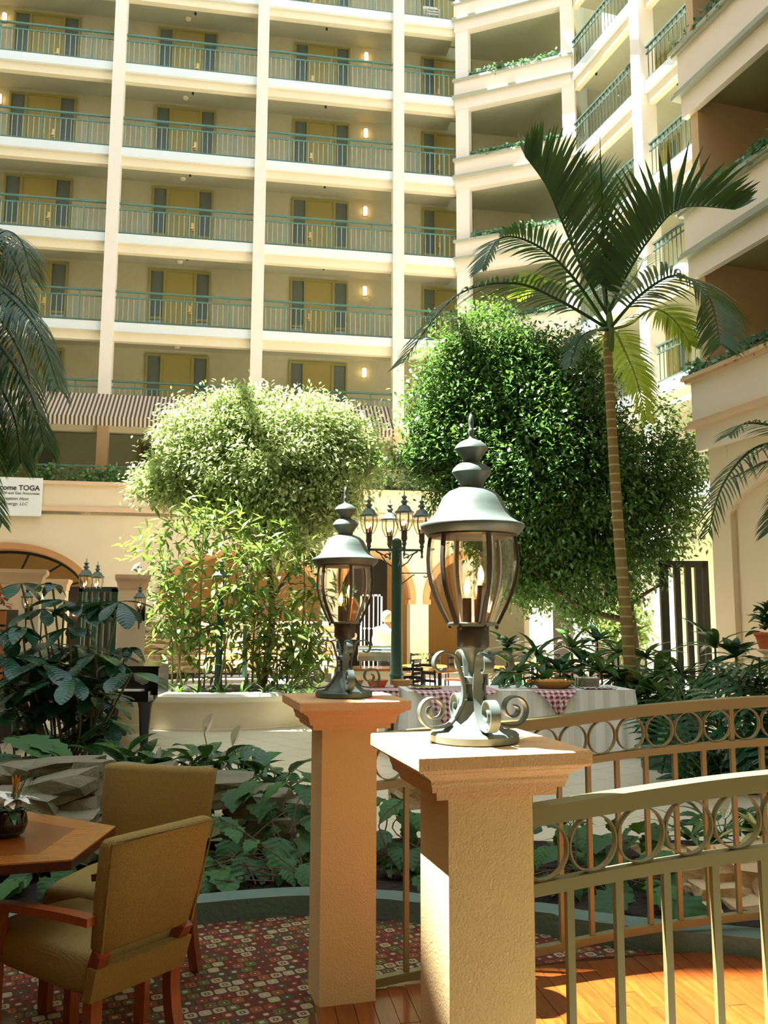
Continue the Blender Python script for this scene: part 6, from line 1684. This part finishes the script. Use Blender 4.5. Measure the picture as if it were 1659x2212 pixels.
# dead twigs and litter on the bed
m = MB()
for j in range(90):
    px, py = (rnd(440, 680), rnd(1860, 1925)) if j % 2 else (rnd(1180, 1440), rnd(1890, 1965))
    p = Y(px, py, rnd(4.95, 5.2)); p.z = max(.12, min(p.z, .2)); a = rnd(0, 6.28); L = rnd(.08, .25)
    m.tube([p, p + Vector((math.cos(a) * L, math.sin(a) * L * .5, rnd(-.02, .06)))], .004, 4)
tag(m.build('plant_litter', M['bark'], None), 'dry brown twigs scattered on the soil behind the kerb', 'litter', None, 'stuff')

# ---------------------------------------------------------------- monstera and dark understorey at right
def monstera_mesh():
    m = MB(); L = .52; vs = []; fs = []
    # split heart blade: fingers on both sides of a midrib
    n = 8
    for sg in (-1, 1):
        for k in range(n):
            s0 = -.06 + .92 * k / n; s1 = s0 + .092
            wl = .30 * L * 1.65 * math.sin(math.pi * (.16 + .78 * (k + .5) / n)) ** .8 / 1.0
            sw_ = .22 * L * (.1 + .9 * k / n) * .9
            o = len(vs)
            for f in (0, .4, .75, 1.0):
                w0 = wl * f; dz = -.55 * (w0 ** 2) / L - .55 * L * ((s0 + .05) ** 2) * .6
                th = (1, 1, .85, .35)[(0, .4, .75, 1.0).index(f)]
                xm = (s0 + s1) / 2 * L + sw_ * f; hl = (s1 - s0) / 2 * L * th
                vs += [(xm - hl, sg * w0, dz), (xm + hl, sg * w0, dz)]
            for j in range(3):
                a = o + 2 * j; q = (a, a + 1, a + 3, a + 2); fs.append(q if sg > 0 else q[::-1])
    m.add(vs, fs); m.strap([(-.5, 0, -.25), (-.25, 0, -.02), (-.03, 0, 0), (L * .9, 0, -.17)], (0, 1, 0), .014, .01)
    return m.mesh('leaf', M['lf_mon'], 60)
lm_m = monstera_mesh()
random.seed(91)
mb_ = Y(1540, 1700, 8.3); mb_.z = 0
root = thing('monstera', 'large split leaved monstera behind the far handrail at right', 'plant', mb_)
MON = [(1600, 1470, -1.9, -.15, 1.15), (1520, 1490, -1.3, -.2, 1.0), (1650, 1490, -1.6, -.3, 1.1), (1450, 1420, -2.0, .1, .8), (1450, 1560, -2.2, -.5, .9), (1510, 1570, -1.5, -.6, .95), (1580, 1560, -1.2, -.6, 1.0), (1640, 1570, -1.8, -.55, 1.0), (1480, 1630, -2.0, -.6, .8), (1550, 1640, -1.4, -.75, .9), (1620, 1640, -1.7, -.7, 1.0), (1420, 1520, -2.6, -.2, .75), (1560, 1430, -1.0, .0, .9), (1640, 1420, -1.9, .1, .9), (1530, 1690, -1.6, -.7, .8), (1600, 1700, -1.2, -.7, .8), (1680, 1520, -2.0, -.3, 1.1), (1680, 1620, -2.0, -.5, 1.1)]
MON += [(px + rnd(-45, 45), py + rnd(-35, 35), az + rnd(-.6, .6), el + rnd(-.2, .2), s) for (px, py, az, el, s) in MON]
for (px, py, az, el, s) in MON:
    p = Y(px, py, rnd(8.0, 8.9)); scatter_leaf(lm_m, p, az + rnd(-.2, .2), el, rnd(-.3, .3), s * 1.25, root)
    MB().tube([mb_ + Vector((rnd(-.3, .3), rnd(-.1, .2), 0)), p + Vector((0, .12, -.02))], .01, 5).build('stem', M['stem'], root)
lm_d = leaf_mesh('leaf', .62, [(s, w * 1.6) for s, w in STRAP], .9, .3, M['lf_drac']); lm_d2 = leaf_mesh('leaf', .42, LANCE, .8, .25, M['lf_mon'])
DR = [(1095, 1400, 12.2, 'first, left, upright before the ochre wall'), (1160, 1415, 12.0, 'second from left, arching'), (1235, 1400, 12.2, 'third from left, before the round column'), (1290, 1385, 12.3, 'fourth from left, tallest, before the dark doorway'), (1335, 1410, 11.9, 'left of the palm trunk'), (1395, 1420, 11.8, 'right of the palm trunk'), (1210, 1455, 11.6, 'low, behind the bread basket'), (1120, 1455, 11.6, 'low, behind the near lantern'), (1300, 1455, 11.4, 'low, behind the plates'), (1345, 1470, 11.2, 'low, at the palm foot'), (1420, 1465, 11.0, 'low, right of the palm foot'), (1475, 1460, 10.8, 'low, below the slatted gate'), (1255, 1430, 11.9, 'middle, between basket and plates'), (1180, 1470, 11.3, 'lowest, above the checkered napkin'), (1545, 1400, 10.6, 'with bare stem before the tower wall'), (1590, 1420, 10.4, 'beside the potted plant at the right edge'), (1440, 1520, 10.3, 'low, right end of the buffet'), (1400, 1500, 10.9, 'low, behind the buffet corner')]
for k, (px, py, d, wh) in enumerate(DR):
    c = Y(px, py, d); b = Vector((c.x, c.y, 0))
    r = thing('dracaena', 'dark green dracaena ' + wh, 'plant', b)
    h = max(c.z, .15)
    MB().tube([b, b + Vector((0, 0, h))], .014, 6).build('stem', M['cane'], r)
    for lv in range(3):
        for j in range(15):
            a = 2 * math.pi * j / 15 + rnd(-.2, .2)
            scatter_leaf(lm_d if k % 3 else lm_d2, b + Vector((0, 0, h * (1 - .28 * lv))), a, rnd(.0, 1.2) if lv == 0 else rnd(-.3, .6), rnd(-.3, .3), rnd(.7, 1.1), r)
# low grey kerb of that bed
kb = MB(); pts_ = smooth_path([Y(1385, 1590, 9.4), Y(1480, 1585, 9.3), Y(1659, 1580, 9.0), Y(1800, 1580, 8.6)], 4)
pts_ = [Vector((p.x, p.y, .12)) for p in pts_]
kb.strap(pts_, [Vector((0, 0, 1))] * len(pts_), .24, .2); k_ = kb.build('kerb.001', M['kerb']); struct(k_, 'grey green kerb under the monstera behind the buffet', 'kerb')
# potted plant at the right edge on a pedestal
c = Y(1662, 1402, 9.6)
root = thing('potted_plant', 'feathery plant in a terracotta pot on a stand at the right edge', 'plant', (c.x, c.y, 0))
MB().lathe([(.16, 0), (.16, .04), (.07, .08), (.06, c.z - .06), (.13, c.z - .02), (.13, c.z)], (c.x, c.y, 0), 16).build('stand', M['planter'], root, 40)
MB().lathe([(.10, 0), (.14, .14), (.155, .15), (.155, .18), (.13, .18), (0, .15)], c, 20).build('pot', M['terracotta'], root, 40)
for j in range(40): scatter_leaf(lm_d2, c + Vector((rnd(-.05, .05), rnd(-.05, .05), .16 + rnd(0, .3))), rnd(-math.pi, math.pi), rnd(-.1, 1.2), rnd(-.3, .3), rnd(.4, .75), root)

# ---------------------------------------------------------------- ivy on parapets and the terrace hedge
def ivy(F, t0, t1, o0, o1, z0, z1, n, label, L=.13, Wd=.10, mat=None, seed=1, sig=.06, patch=True):
    R = np.random.default_rng(seed)
    nc = max(6, n // 26); tc = R.uniform(t0, t1, nc); ht = R.random(nc)
    i = R.integers(0, nc, n)
    t = tc[i] + R.normal(size=n) * (.14 if patch else .3); o = R.uniform(o0, o1, n); z = z0 + (z1 - z0) * np.clip(R.random(n) * (.35 + .65 * ht[i]), 0, 1) + R.normal(size=n) * .012
    B = np.array(F.o)[None] + np.array(F.d)[None] * t[:, None] + np.array(F.n)[None] * o[:, None]; B[:, 2] += z
    d = R.normal(size=(n, 3)) + np.array(F.n) * .9 + np.array([0, 0, -.2]); d /= np.linalg.norm(d, axis=1)[:, None]
    up = np.array([0, 0, 1.]) + R.normal(size=(n, 3)) * .5 + np.array(F.n) * .5
    s = np.cross(d, up); s /= np.linalg.norm(s, axis=1)[:, None] + 1e-6; nn = np.cross(s, d); sc = R.uniform(.6, 1.2, n)[:, None]
    V = np.stack([B, B + d * L * .4 * sc + s * Wd * .5 * sc, B + d * L * sc - nn * L * .1, B + d * L * .4 * sc - s * Wd * .5 * sc], 1).reshape(-1, 3)
    ob = link('ivy', np_mesh('ivy', V, np.arange(4 * n).reshape(-1, 4), mat or M['lf_ivy']))
    return tag(ob, label, 'ivy', None, 'stuff')
for n, z in enumerate(LEV2):
    ivy(PV, .55, PVL - .45, -.05, .16, z + .56, z + .80, 520, 'trailing blue green ivy on the corner pavilion parapet, %s floor' % LEVN2[n], .12, .09, None, 100 + n)
for n, z in enumerate(TLEV):
    ivy(TW, -.1, 3.4, -.12, .10, z + .57, z + .80, 700, 'trailing blue green ivy on the %s parapet of the near tower' % TN[n], .10, .08, None, 200 + n)
ivy(RF, -13.2, 3.2, OA - .25, OA - .1, 5.35, 5.98, 4200, 'leafy green hedge growing through the terrace rail above the arcade', .16, .10, M['lf_hedge'], 300, patch=False)
r = thing('terrace_rail', 'green terrace rail mostly hidden in the hedge above the arcade', 'railing', RF.P(-8, OA - .2, 5.38))
MB().fbox(RF, -13.6, 4, OA - .18, OA - .14, 5.85, 5.89).build('handrail', M['rail_green'], r)
m = MB()
for k in range(97): m.fbox(RF, -13.5 + k * .18, -13.48 + k * .18, OA - .17, OA - .15, 5.38, 5.86)
m.build('balusters', M['rail_green'], r, kind='stuff')
